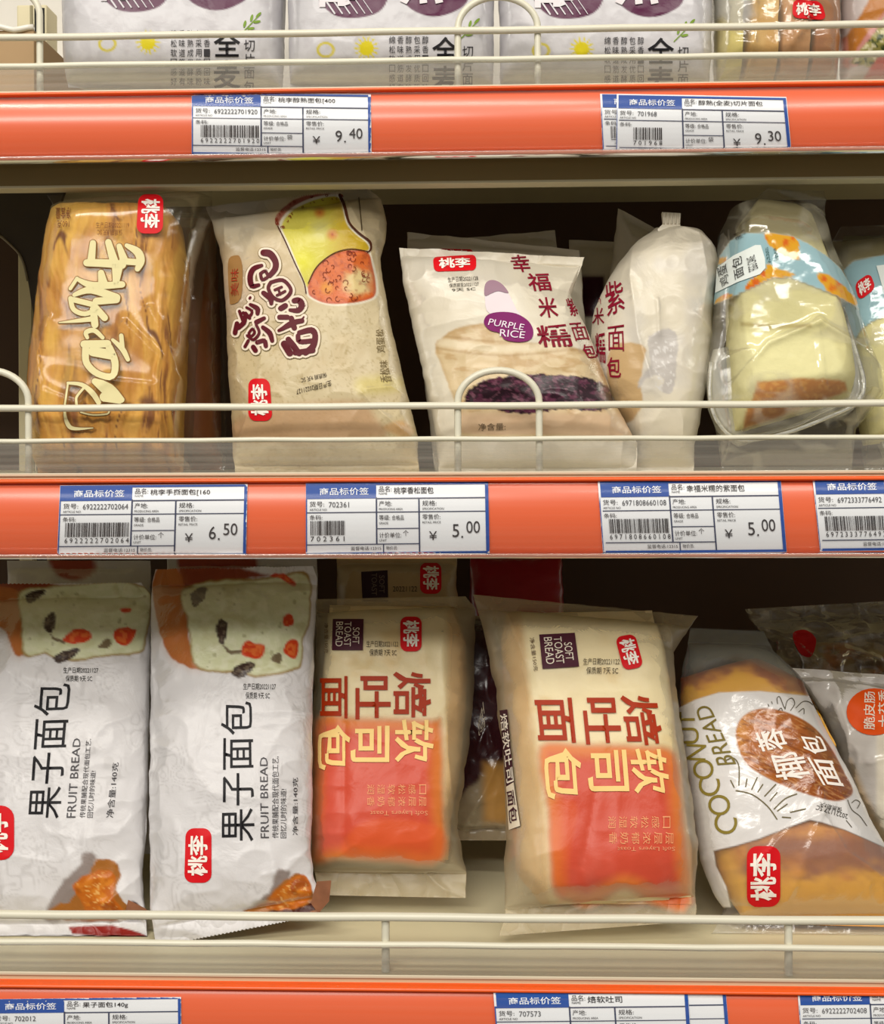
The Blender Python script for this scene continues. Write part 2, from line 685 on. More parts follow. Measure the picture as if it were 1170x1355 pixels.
class Pack:
    """A package standing on a shelf deck and leaning back; outlines in photo pixels set its width and height on its own leaning plane."""
    def __init__(s, name, label, cat, cx, deck, Yb, lean, yaw=0.0, group=None):
        s.deck = deck
        x = at(cx, 600, Yb).x
        s.base = Vector((x, Yb, deck))
        a, b = math.radians(lean), math.radians(yaw)
        s.n = Matrix.Rotation(b, 3, 'Z') @ Vector((0, -math.cos(a), math.sin(a)))
        s.root = thing(name, label, cat, s.base, group)

    def on(s, px, py):
        d = raydir(px, py)
        return CAM_P + d * ((s.base - CAM_P).dot(s.n) / d.dot(s.n))

    def shell(s, name, left, right, tf, tb, m, paint=None, rgb='ffffff', alpha=1.0, nu=70, nv=150, pu=2.4, qu=1.8,
              pv=3.0, qv=1.8, seal=(0.03, 0.03), wrinkle=None, crease=(), push=0.0, target=True, zig=0.0, inside=None, jit=1.6):
        Lp, Rp = resample(left, nv + 1), resample(right, nv + 1)
        if jit:                          # film edges are never quite straight
            tt = np.arange(nv + 1) / (nv + 1.0)
            sd_ = int(abs(left[0][0]) + 3 * abs(left[-1][1])) % 997
            for Q, e in ((Lp, 0), (Rp, 50)):
                Q[:, 0] += jit * 2 * (fbm(tt * 14, tt * 0 + 0.5, sd_ + e, 3) - 0.5) + jit * 1.2 * (ridge(tt * 9, tt * 0 + 0.3, sd_ + e + 5, 2) - 0.5)
        L3 = np.array([s.on(*p)[:] for p in Lp])
        R3 = np.array([s.on(*p)[:] for p in Rp])
        n = np.array(s.n)
        L3 = L3 + n * push
        R3 = R3 + n * push
        uu = (1 - np.cos(np.pi * np.arange(nu + 1) / nu)) / 2
        uu = 0.75 * uu + 0.25 * np.arange(nu + 1) / nu
        ring = np.concatenate([uu, uu[::-1][1:-1]])
        side = np.concatenate([np.ones(nu + 1), -np.ones(nu - 1)])
        v = np.arange(nv + 1) / nv
        U, V = np.meshgrid(ring, v)
        S = np.meshgrid(side, v)[0]
        fu = np.clip(1 - np.abs(2 * U - 1) ** pu, 0, 1) ** (1 / qu)
        w = np.clip((V - seal[0]) / (1 - seal[0] - seal[1]), 0, 1)
        fv = np.clip(1 - np.abs(2 * w - 1) ** pv, 0, 1) ** (1 / qv)
        f = fu * fv
        B = L3[:, None, :] * (1 - U[..., None]) + R3[:, None, :] * U[..., None]
        th = np.where(S > 0, tf, -tb) * f
        th = th + np.where(S > 0, 0.00015, -0.00015)
        px, py = project(B.reshape(-1, 3))
        px, py = px.reshape(U.shape), py.reshape(U.shape)
        if wrinkle is not None:
            th = th + wrinkle(px, py, U, V, f) * np.where(S > 0, 1, -1) * np.where((U > 0.001) & (U < 0.999), 1, 0)
        for pts, amp, wd in crease:
            dd = sdseg(px, py, pts)
            th = th + np.where(S > 0, 0.8 * amp * np.exp(-dd / (wd * 1.15)), 0)
        P = B + th[..., None] * n
        if zig:
            up = np.cross(n, [1, 0, 0])
            k = np.arange(len(ring)) % 2
            P[0] += np.outer(k * zig, [0, 0, 1])
            P[-1] -= np.outer(k * zig, [0, 0, 1])
        P = P.reshape(-1, 3)
        if inside is not None:           # keep the contents under the film
            for i in np.nonzero(S.ravel() > 0)[0]:
                v = Vector(P[i])
                h = inside.ray_cast(v + s.n * 0.08, -s.n, 0.12)[0]
                if h is not None and (v - h).dot(s.n) > -0.0007:
                    P[i] = (v + s.n * (-0.0007 - (v - h).dot(s.n)))[:]
        P[:, 2] = np.maximum(P[:, 2], s.deck + 0.0006)
        R = len(ring)
        Fc = []
        for j in range(nv):
            for i in range(R):
                Fc.append((j * R + i, j * R + (i + 1) % R, (j + 1) * R + (i + 1) % R, (j + 1) * R + i))
        X, Y = project(P)
        pt = Paint(X, Y, U.ravel(), V.ravel(), S.ravel() > 0, rgb, alpha)
        if paint:
            paint(pt)
        o = add(name, P, Fc, m, s.root, col=pt.C)
        if target:
            s.bvh = bvh_of(o)
        return o

    def put(s, name, geo, rgb, eps=0.0003, parent=None, L=7, rough=0.38, label=None):
        if isinstance(geo, list):
            geo = join(geo)
        return stick(name, geo, ink(rgb, rough) if isinstance(rgb, str) else rgb, parent or s.root, s.bvh, eps, L, label)

    def logo(s, q, reads=None, inner=0.72, rgb='d3131d', eps=0.0003, text='桃李', rad=0.32):
        """red rounded brand badge with white lettering; q as the text sees it"""
        o = s.put('brand_badge', rrect(q, rad), rgb, eps)
        if o is None:
            return None
        o['label'] = 'red rounded brand badge with white lettering'
        c = np.mean(np.array(q, float), 0)
        qi = [tuple(c + (np.array(p) - c) * np.array(inner)) for p in q]
        s.put('lettering', T(text, qi, 0.025), 'f6efe6', eps + 0.0003, o)
        return o


def wr(amp=0.0008, sc=26.0, seed=3, edge=0.6, rid=0.5, ax=1.0, ay=1.0):
    def f(px, py, U, V, ff):
        n = fbm(px / sc * ax, py / sc * ay, seed, 3) - 0.5
        r = ridge(px / (sc * 1.6) * ax, py / (sc * 1.6) * ay, seed + 7, 2) - 0.5
        e = 1 + edge * (1 - ff)
        return amp * (n * 2 * (1 - rid) + r * 2 * rid) * e
    return f

# ================================================================== the shelving
XL, XR = -0.62, 0.62
Y_TOP, Y_MID, Y_LOW = 0.024, 0.0, -0.022
Z_TOP, Z_MID, Z_LOW = zat(117, Y_TOP), zat(629, Y_MID), zat(1297, Y_LOW)
BACK = 0.30

M_PAINT = mat('cream_enamel_steel', 'dad0ac', 0.45, spec=0.4, var=0.04, bump=0.02, bscale=300)
M_WIRE = mat('cream_coated_wire', 'dedac6', 0.32, spec=0.5, var=0.05, vscale=60)
M_BACK = mat('brown_back_panel', '4a3222', 0.6, var=0.12, vscale=14)
M_ORANGE = mat('orange_rail_plastic', 'e46236', 0.3, spec=0.5, var=0.05, vscale=8)
M_ORANGE2 = mat('bright_orange_lip_plastic', 'ee5a14', 0.3, spec=0.5, var=0.04, vscale=8)
M_COVER = clear('clear_tag_cover', haze=0.03, hcol='ffd8c8', rough=0.14, gloss=0.22)
M_RISER = clear('clear_riser_plastic', haze=0.17, hcol='ccc6b8', rough=0.12, gloss=1.2)
M_BLACK = mat('black_slot', '0c0a08', 0.8)
M_TAN = mat('tan_stiffener_steel', '86703e', 0.5)
M_CARD = mat('brown_cardboard', 'a88b66', 0.75, var=0.08, vscale=40)

V, Fc = boxmesh(XL - 0.02, XR + 0.02, BACK, BACK + 0.01, Z_LOW - 0.02, Z_TOP - 0.002)
o = add('wall_back', V, Fc, M_BACK, shade=False)
o['kind'] = 'structure'
V, Fc = boxmesh(XL - 0.02, XR + 0.02, BACK, BACK + 0.01, Z_TOP + 0.0, Z_TOP + 0.42)
o = add('wall_back_upper', V, Fc, mat('pale_back_panel', 'd8d4cc', 0.6), shade=False)
o['kind'] = 'structure'


def shelf(label, Y, z, ztop_rail, zbot_rail, flange=None):
    root = thing('shelf_board', label, 'shelf', (0, Y, z - 0.003))
    V, Fc = boxmesh(XL, XR, Y + 0.002, BACK - 0.001, z - 0.003, z, 0.0006)
    add('deck', V, Fc, M_PAINT, root, shade=False)
    V, Fc = boxmesh(XL, XR, Y + 0.0045, Y + 0.0065, zbot_rail + 0.003, z - 0.003, 0.0004)
    add('front_lip', V, Fc, M_PAINT, root, shade=False)
    if flange:
        V, Fc = boxmesh(XL, XR, Y + 0.018, Y + 0.021, flange, z - 0.003, 0.0005)
        add('stiffener', V, Fc, M_TAN, root, shade=False)
        V, Fc = boxmesh(XL, XR, Y + 0.018, Y + 0.03, flange - 0.0012, flange + 0.0003, 0.0004)
        add('stiffener_lip', V, Fc, M_PAINT, root, shade=False)
    return root


RAILS = {}


def rail(key, label, Y, zt, zb):
    root = thing('label_rail', label, 'label rail', (0, Y, zb))
    h = zt - zb
    pf = [(Y + 0.004, zt - 0.0015), (Y - 0.0005, zt - 0.0017)]
    for k in range(13):
        t = k / 12
        pf.append((Y - 0.001 - 0.0042 * math.sin(math.pi * t) ** 0.8, zt - 0.0019 - (h - 0.0043) * t))
    pf += [(Y + 0.004, zb + 0.0016)]
    V, Fc = extrude_profile(pf, XL, XR)
    b = add('backing', V, Fc, M_ORANGE, root)
    RAILS[key] = bvh_of(b)
    lp = [(Y + 0.004, zt - 0.0022), (Y - 0.003, zt - 0.0021), (Y - 0.0042, zt - 0.0016), (Y - 0.0042, zt - 0.0006), (Y - 0.003, zt), (Y + 0.004, zt)]
    V, Fc = extrude_profile(lp, XL, XR)
    add('top_lip', V, Fc, M_ORANGE2, root)
    pc = []
    for k in range(15):
        t = k / 14
        pc.append((Y - 0.0036 - 0.0042 * math.sin(math.pi * t) ** 0.8, zt - 0.0028 - (h - 0.0034) * t))
    V, Fc = extrude_profile(pc, XL, XR)
    add('clear_cover', V, Fc, M_COVER, root)
    pb = [(Y + 0.004, zb + 0.0012), (Y - 0.003, zb + 0.0016), (Y - 0.0046, zb + 0.0026), (Y - 0.0054, zb + 0.0014), (Y - 0.0044, zb), (Y + 0.004, zb)]
    V, Fc = extrude_profile(pb, XL, XR)
    add('bottom_lip', V, Fc, clear('clear_bottom_lip', haze=0.5, hcol='e8a890', rough=0.1), root)


def riser(label, Y, z0, z1):
    root = thing('clear_riser', label, 'shelf riser', (0, Y, z0))
    V, Fc = boxmesh(XL, XR, Y + 0.0020, Y + 0.0030, z0 + 0.0003, z1)
    add('clear_strip', V, Fc, M_RISER, root, shade=False)
    V, Fc = boxmesh(XL, XR, Y + 0.0004, Y + 0.0016, z0 + 0.0003, z0 + 0.0018, 0.0003)
    add('foot_strip', V, Fc, mat('milky_plastic_foot', 'd2c8ae', 0.35), root, shade=False)


def guard(label, Y, deck, py_hi, py_lo, r_hi, r_lo, arches, posts):
    yg = Y + 0.007
    root = thing('wire_guard', label, 'wire guard', (0, yg, deck))
    zh, zl = zat(py_hi, yg), zat(py_lo, yg)
    V, Fc = tube([(XL + i * (XR - XL) / 40, yg, zh + 0.0002 * math.sin(i * 1.7)) for i in range(41)], r_hi, 12)
    add('top_wire', V, Fc, M_WIRE, root)
    V, Fc = tube([(XL + i * (XR - XL) / 40, yg - 0.0006, zl + 0.0002 * math.sin(i * 2.3)) for i in range(41)], r_lo, 10)
    add('bottom_wire', V, Fc, M_WIRE, root)
    for x0, x1, ytop in arches:
        a, b = at(x0, py_lo, yg).x, at(x1, py_lo, yg).x
        zt = zat(ytop, yg + 0.002, (x0 + x1) / 2)
        R = (b - a) / 2
        path = [(a, yg + 0.002, deck + 0.0004 + (zt - R * 0.78 - deck) * k / 8) for k in range(9)]
        for k in range(1, 21):
            t = math.pi * k / 21
            path.append(((a + b) / 2 - R * math.cos(t), yg + 0.002, zt - R * 0.78 + R * 0.78 * math.sin(t)))
        path += [(b, yg + 0.002, zt - R * 0.78 + (deck + 0.0004 - zt + R * 0.78) * k / 8) for k in range(0, 9)]
        V, Fc = tube(path, 0.0018, 10)
        add('arch', V, Fc, M_WIRE, root)
    for x0 in posts:
        a = at(x0, py_lo, yg).x
        V, Fc = tube([(a, yg + 0.002, deck + 0.0004 + (zh - deck) * k / 6) for k in range(7)], 0.0020, 10)
        add('post', V, Fc, M_WIRE, root)


shelf('cream steel shelf board holding the whole wheat toast bags at the top', Y_TOP, Z_TOP, zat(118, Y_TOP), zat(209, Y_TOP), zat(240, Y_TOP + 0.018))
shelf('cream steel shelf board in the middle under the hand-torn bread', Y_MID, Z_MID, zat(633, Y_MID), zat(738, Y_MID))
shelf('pale steel shelf board at the bottom under the fruit bread', Y_LOW, Z_LOW, zat(1308, Y_LOW), zat(1412, Y_LOW))
rail('top', 'orange plastic price rail along the edge of the top shelf', Y_TOP, zat(117, Y_TOP), zat(209, Y_TOP))
rail('mid', 'orange plastic price rail along the edge of the middle shelf', Y_MID, zat(632, Y_MID), zat(738, Y_MID))
rail('low', 'orange plastic price rail along the edge of the bottom shelf', Y_LOW, zat(1303, Y_LOW), zat(1410, Y_LOW))
riser('clear plastic riser strip along the front of the top shelf', Y_TOP, Z_TOP, zat(80, Y_TOP))
riser('clear plastic riser strip along the front of the middle shelf', Y_MID, Z_MID, zat(584, Y_MID))
riser('clear plastic riser strip along the front of the bottom shelf', Y_LOW, Z_LOW, zat(1257, Y_LOW))
guard('cream wire guard with arched loops fencing the top shelf', Y_TOP, Z_TOP, 41, 80, 0.0019, 0.0017, [(-48, 51, -18), (606, 712, -4)], [])
guard('cream wire guard with arched loops fencing the middle shelf', Y_MID, Z_MID, 537, 581, 0.0018, 0.0013, [(-70, 36, 490), (606, 714, 490)], [])
guard('cream wire guard with short posts fencing the bottom shelf', Y_LOW, Z_LOW, 1214, 1250, 0.0021, 0.0016, [], [-30, 510, 1045])

# slotted upright at the back left, with the curved bracket that carries the top shelf
yu = 0.235
xa, xb = at(22, 60, yu).x, at(62, 60, yu).x
root = thing('slotted_upright', 'cream steel slotted upright post behind the shelves at the left', 'upright post', ((xa + xb) / 2, yu, Z_LOW))
V, Fc = boxmesh(xa, xb, yu, yu + 0.022, Z_LOW + 0.0005, zat(6, yu, 40), 0.0012)
add('post', V, Fc, M_PAINT, root, shade=False)
V, Fc = boxmesh((xa + xb) / 2 - 0.0008, (xa + xb) / 2 + 0.0008, yu - 0.0012, yu + 0.001, Z_LOW + 0.0005, zat(8, yu, 40))
add('centre_seam', V, Fc, mat('olive_seam_paint', '8d845f', 0.5), root, shade=False)
for k in range(-5, 14):
    zc = zat(463, yu, 46) + k * 0.038
    if not (Z_LOW + 0.02 < zc < zat(30, yu, 40)):
        continue
    V, Fc = boxmesh(xb - 0.0085, xb - 0.0015, yu - 0.0006, yu + 0.002, zc - 0.0105, zc + 0.0105)
    add('slot', V, Fc, M_BLACK, root, shade=False)
root = thing('shelf_bracket', 'dark curved steel bracket under the top shelf at the left', 'bracket', at(20, 300, 0.20))
pts = smooth([(-60, 222), (78, 222), (72, 300), (57, 420), (50, 424), (44, 414), (37, 372), (29, 342), (14, 324), (-10, 306), (-60, 285)], 4)
A = [at(x, y, 0.20) for x, y in pts]
n_ = len(A)
V = [a[:] for a in A] + [(a + Vector((0, 0.004, 0)))[:] for a in A]
zlim = Z_TOP - 0.0036
V = [(x, y, min(z, zlim)) for x, y, z in V]
tri = tessellate_polygon([[Vector((p[0], p[1], 0)) for p in pts]])
Fc = [tuple(t) for t in tri] + [tuple(i + n_ for i in t[::-1]) for t in tri] + [(i, (i + 1) % n_, n_ + (i + 1) % n_, n_ + i) for i in range(n_)]
add('plate', V, Fc, mat('dark_bracket_steel', '3a3128', 0.5), root, shade=False)
edge = [(Vector(V[i]) + Vector((0, -0.0006, 0)))[:] for i in range(24, 41)]
V2, F2 = tube(edge, 0.0008, 6)
add('rolled_edge', V2, F2, mat('bracket_edge_steel', '8a8070', 0.4), root)

# ------------------------------------------------------------------ price tags
BLUE, INK = '144c9e', '1d2126'


def price_tag(key, q, label, name, code, price, bars=(0.05, 0.375), seed=1, eps=0.0006, unit='个', digits=None):
    bvh = RAILS[key]
    G = lambda u0, v0, u1, v1: [tuple(p) for p in quad_map(np.array([(u0, 1 - v0), (u1, 1 - v0), (u1, 1 - v1), (u0, 1 - v1)]), q)]
    c = np.mean(np.array(q, float), 0)
    hit = bvh.ray_cast(CAM_P, raydir(min(max(c[0], -60), 1230), c[1]))[0]
    bl = bvh.ray_cast(CAM_P, raydir(c[0], max(q[2][1], q[3][1]) - 3))[0] or hit
    root = thing('price_tag', label, 'price tag', bl, 'price tags in the shelf rails')
    card = stick('card', poly(G(0, 0, 1, 1)), mat('tag_card', 'e6eaee', 0.35, spec=0.4, var=0.015), root, bvh, eps, 5)
    tb = bvh_of(card)
    P = lambda nm, items, rgb, e=0.0002, par=None: stick(nm, join(items), ink(rgb, 0.35), par or root, tb, e, 5)
    hd = P('header_band', [poly(G(0, 0.0, 0.385, 0.215))], BLUE)
    P('lettering', [T('商品标价签', G(0.075, 0.065, 0.345, 0.165), 0.008)], 'e8eef6', 0.0004, hd)
    P('edge_border', [poly(G(0, 0, 1, 0.03)), poly(G(0.982, 0, 1, 1)), poly(G(0, 0.965, 1, 1)), poly(G(0, 0.2, 0.006, 1))], BLUE, 0.00025)
    ln = [(0.385, 0.208, 0.985, 0.225), (0.0, 0.40, 0.985, 0.412), (0.382, 0.2, 0.39, 0.85), (0.615, 0.21, 0.623, 0.97), (0.385, 0.63, 0.618, 0.642), (0.0, 0.845, 0.618, 0.858), (0.42, 0.85, 0.426, 0.965)]
    P('ruled_lines', [poly(G(*l)) for l in ln], '33405c', 0.00022)
    t = [T('品名:', G(0.4, 0.045, 0.47, 0.125)), T('NAME', G(0.4, 0.135, 0.445, 0.165)),
         T('货号:', G(0.02, 0.25, 0.1, 0.325)), T('ARTICLE NO', G(0.02, 0.35, 0.115, 0.38)),
         T('条码:', G(0.02, 0.44, 0.09, 0.505)),
         T('产地:', G(0.4, 0.25, 0.47, 0.325)), T('PRODUCING AREA', G(0.4, 0.35, 0.53, 0.38)),
         T('规格:', G(0.637, 0.25, 0.715, 0.325)), T('SPECIFICATION', G(0.637, 0.35, 0.755, 0.38)),
         T('等级:', G(0.4, 0.445, 0.46, 0.52)), T('合格品', G(0.47, 0.45, 0.535, 0.52)), T('GRADE', G(0.4, 0.545, 0.45, 0.575)),
         T('零售价:', G(0.637, 0.44, 0.735, 0.515)), T('RETAIL PRICE', G(0.637, 0.54, 0.737, 0.57)),
         T('计价单位:', G(0.4, 0.69, 0.52, 0.765)), T('UNIT', G(0.4, 0.785, 0.44, 0.815)), T(unit, G(0.53, 0.66, 0.56, 0.74)),
         T('监督电话:12315', G(0.245, 0.88, 0.41, 0.935)), T('物价员:', G(0.437, 0.88, 0.5, 0.935))]
    P('small_lettering', t, INK, 0.0003)
    P('product_name', [T(name[0], G(0.482, 0.06, name[1], 0.155), 0.006)], INK, 0.0003)
    if code:
        P('article_number', [T(code, G(0.125, 0.26, 0.125 + 0.0185 * len(code), 0.335))], '4a4f55', 0.0003)
    rnd = random.Random(seed)
    bl_, x = [], bars[0]
    while x < bars[1]:
        w = rnd.choice([0.0022, 0.0022, 0.0045, 0.0065])
        bl_.append(poly(G(x, 0.52, x + w, 0.72)))
        x += w + rnd.choice([0.0025, 0.0035, 0.0055])
    P('barcode', bl_, INK, 0.0003)
    P('barcode_digits', [T(' '.join(digits or code), G(bars[0], 0.735, bars[1], 0.805))], INK, 0.0003)
    big, small = price.split('.')
    P('price_lettering', [T('¥', G(0.672, 0.68, 0.715, 0.8)), T(big, G(0.8, 0.585, 0.836, 0.765)), poly(G(0.848, 0.75, 0.857, 0.775)), T(small, G(0.876, 0.545, 0.95, 0.71))], '33373b', 0.0003)
    return root


price_tag('top', [(254, 123), (491, 126), (492, 207), (254, 204)], 'price tag reading 9.40 below the leftmost toast bag on the top rail', ('桃李醇熟面包[400', 0.80), '6922222701920', '9.40', (0.05, 0.375), 1, unit='袋')
price_tag('top', [(794, 125), (1034, 129), (1036, 208), (798, 205)], 'price tag mostly hidden under the 9.30 tag, only its left edge showing', ('桃李面包', 0.72), '7', '9.30', (0.05, 0.2), 2, unit='袋')
price_tag('top', [(816, 126), (1040, 130), (1048, 210), (815, 207)], 'price tag reading 9.30 lying over another tag on the top rail', ('醇熟(全麦)切片面包', 0.86), '701968', '9.30', (0.1, 0.265), 3, 0.0012, unit='袋')
price_tag('mid', [(80, 643), (328, 641), (326, 735), (76, 737)], 'price tag reading 6.50 below the hand-torn bread', ('桃李手撕面包[160', 0.80), '6922222702064', '6.50', (0.035, 0.375), 4)
price_tag('mid', [(405, 640), (646, 638), (648, 732), (405, 735)], 'price tag reading 5.00 below the savoury floss bread bag', ('桃李香松面包', 0.70), '702361', '5.00', (0.025, 0.21), 5)
price_tag('mid', [(791, 638), (1033, 635), (1041, 730), (798, 732)], 'price tag reading 5.00 below the purple rice bread', ('幸福米糯的紫面包', 0.80), '6971808660108', '5.00', (0.045, 0.375), 6)
price_tag('mid', [(1075, 634), (1320, 631), (1322, 726), (1085, 729)], 'price tag cut off by the right edge of the middle rail', ('桃李面包', 0.7), '6972333776492', '5.00', (0.045, 0.375), 7)
price_tag('low', [(-12, 1322), (240, 1319), (241, 1408), (-12, 1410)], 'price tag for fruit bread at the left end of the bottom rail', ('果子面包140g', 0.72), '702012', '5.00', (0.03, 0.2), 8)
price_tag('low', [(712, 1312), (960, 1309), (968, 1404), (712, 1407)], 'price tag mostly hidden behind the soft toast tag on the bottom rail', ('桃李面包', 0.7), '702573', '5.00', (0.03, 0.2), 9)
price_tag('low', [(653, 1314), (910, 1311), (916, 1406), (660, 1408)], 'front price tag for soft toast on the bottom rail', ('焙软吐司', 0.66), '707573', '5.00', (0.03, 0.2), 10, 0.0012)
price_tag('low', [(1055, 1310), (1302, 1307), (1306, 1402), (1062, 1404)], 'price tag at the right end of the bottom rail', ('桃李椰蓉面包', 0.7), '6922222702408', '5.00', (0.045, 0.375), 11)

# ================================================================== packages on the bottom shelf
Z = lambda ox, oy, k: (lambda pts: [(ox + x / k, oy + y / k) for x, y in pts])     # crop pixels -> photo pixels


def relief_lines(p, k=0.10, sc=34.0, seed=2, rgb='8f8a86', mask=None):
    n = fbm(p.X / sc, p.Y / sc, seed, 2)
    l = 1 - sst(0.05, 0.2, np.abs((n * 10) % 1.0 - 0.5))
    m = l * k * sst(0.4, 0.55, fbm(p.X / 60, p.Y / 60, seed + 9, 2))
    p.over(m if mask is None else m * mask, rgb)


def speck(p, pts, rgb, n, r, seed, k=0.8):
    """small specks scattered over a polygon"""
    rg = np.random.RandomState(seed)
    P = np.array(pts)
    lo, hi = P.min(0), P.max(0)
    c = lo + rg.rand(n, 2) * (hi - lo)
    ins = sdpoly(c[:, 0], c[:, 1], pts) < -2
    for x, y in c[ins]:
        rr = r * (0.5 + rg.rand())
        p.over((1 - sst(rr * 0.5, rr * 1.2, np.hypot(p.X - x, (p.Y - y) * (0.7 + 0.6 * rg.rand())))) * k, rgb)


def fruit_bag(label, d):
    B = Pack('fruit_bread_bag', label, 'bread package', d['cx'], Z_LOW, d['Yb'], d.get('lean', 25), d.get('yaw', 0), group='fruit bread bags on the bottom shelf')

    def paint(p):
        relief_lines(p, 0.22, 36, d['seed'])
        p.mul(1 - 0.05 * fbm(p.X / 45, p.Y / 45, 4))
        if 'back' in d:
            p.poly(d['back'], '8c3a20', 3, wob=3)
        p.poly(smooth(d['crust']), 'b0602a', 1.5, wob=1.5)
        p.poly(smooth(d['crust']), 'd08a4a', 12, wob=2, k=0.35)
        p.poly(smooth(d['crumb']), 'a08040', 1.6, wob=2.5, wsc=12)
        inner = smooth([(x + (d['cc'][0] - x) * 0.025, y + (d['cc'][1] - y) * 0.045) for x, y in d['crumb']])
        p.poly(inner, 'dde0b8', 2.2, wob=2.5, wsc=12)
        m = 1 - sst(-4, 1, sdpoly(p.X, p.Y, inner))
        p.over(m * 0.45 * sst(0.45, 0.7, fbm(p.X / 9, p.Y / 7, 11, 3)), 'f0efd4')
        p.over(m * 0.4 * sst(0.55, 0.75, fbm(p.X / 16, p.Y / 12, 21, 3)), 'c0bc84')
        speck(p, inner, '8c8a4c', 26, 2.2, 5, 0.5)
        for q in d['raisin']:
            p.poly(smooth(q), '3d2b24', 1.0, wob=2, wsc=6)
            m = (1 - sst(-2, 0, sdpoly(p.X, p.Y, q))) * sst(0.5, 0.65, fbm(p.X / 4, p.Y / 4, 3, 2))
            p.over(m * 0.5, '8a7a66')
        for q in d['pale']:
            p.poly(smooth(q), '7a6a50', 1.0, wob=2, wsc=6)
        for q in d['red']:
            p.poly(smooth(q), 'd8431e', 1.2, wob=2.2, wsc=7)
            m = (1 - sst(-3, 0, sdpoly(p.X, p.Y, q))) * sst(0.45, 0.6, fbm(p.X / 5, p.Y / 5, 8, 2))
            p.over(m * 0.7, 'f0803c')
        # candied fruit picture
        p.poly(smooth(d['shade']), '6a5040', 3, wob=3, k=0.75)
        p.poly(smooth(d['leafy']), 'a86a2c', 1.5, wob=3, wsc=8)
        p.poly(smooth(d['fruit']), 'c4681a', 1.5, wob=2, wsc=10)
        m = 1 - sst(-6, 0, sdpoly(p.X, p.Y, smooth(d['fruit'])))
        p.over(m * sst(0.4, 0.75, fbm(p.X / 9, p.Y / 9, 4, 3)) * 0.8, 'e08a2c')
        p.over(m * sst(0.66, 0.72, fbm(p.X / 3, p.Y / 3, 14, 2)) * 0.8, 'f4c070')
        p.over(sst(0.5, 0.75, fbm(p.X / 10, p.Y / 10, 24, 2)) * m * 0.6, '8a3a0c')
        p.poly(smooth(d['dark']), '4a1c10', 1.5, wob=2)
        if 'strip' in d:
            p.poly(d['strip'], '962822', 1.2, wob=1)
    B.shell('wrapper', d['left'], d['right'], d['tf'], d['tb'], film(0.3, 0.75, 0.3, 55), paint, 'e4e2e4', 1.0, 120, 260, 2.6, 1.7, 3.2, 1.7,
            seal=(0.045, 0.05), wrinkle=wr(0.0013, 36, d['seed'], 0.9, 0.6), crease=d['crease'], zig=0.0006)
    B.put('title_lettering', T('果子面包', d['title'], 0.0), '17161a')
    B.put('english_lettering', T('FRUIT BREAD', d['eng']), '4c4a4e')
    B.put('slogan_lettering', [T('传统果脯配合现代面包工艺,', d['s1']), T('回忆儿时的味道!', d['s2'])], '4a484c')
    B.put('weight_lettering', T('净含量:140克', d['wt']), '38363a')
    x0, y0, x1, y1 = d['date']
    B.put('date_stamp', [T('生产日期20221127', rect(x0, y0, x1, y0 + (y1 - y0) * 0.42)), T('保质期 9天 SC', rect(x0 + 3, y0 + (y1 - y0) * 0.58, x1 - 8, y1))], '2c2a28')
    B.logo(d['logo'], inner=0.74)
    if 'flap' in d:
        fl = [B.on(*q) + B.n * h for q, h in d['flap']]
        V = [v[:] for v in fl] + [(v - B.n * 0.0006)[:] for v in fl]
        k = len(fl)
        Fc = [tuple(range(k)), tuple(range(2 * k - 1, k - 1, -1))] + [(i, (i + 1) % k, k + (i + 1) % k, k + i) for i in range(k)]
        add('folded_corner', V, Fc, mat('fold_print', '8a5a40', 0.35, var=0.5, vscale=120), B.root, shade=False)
    return B


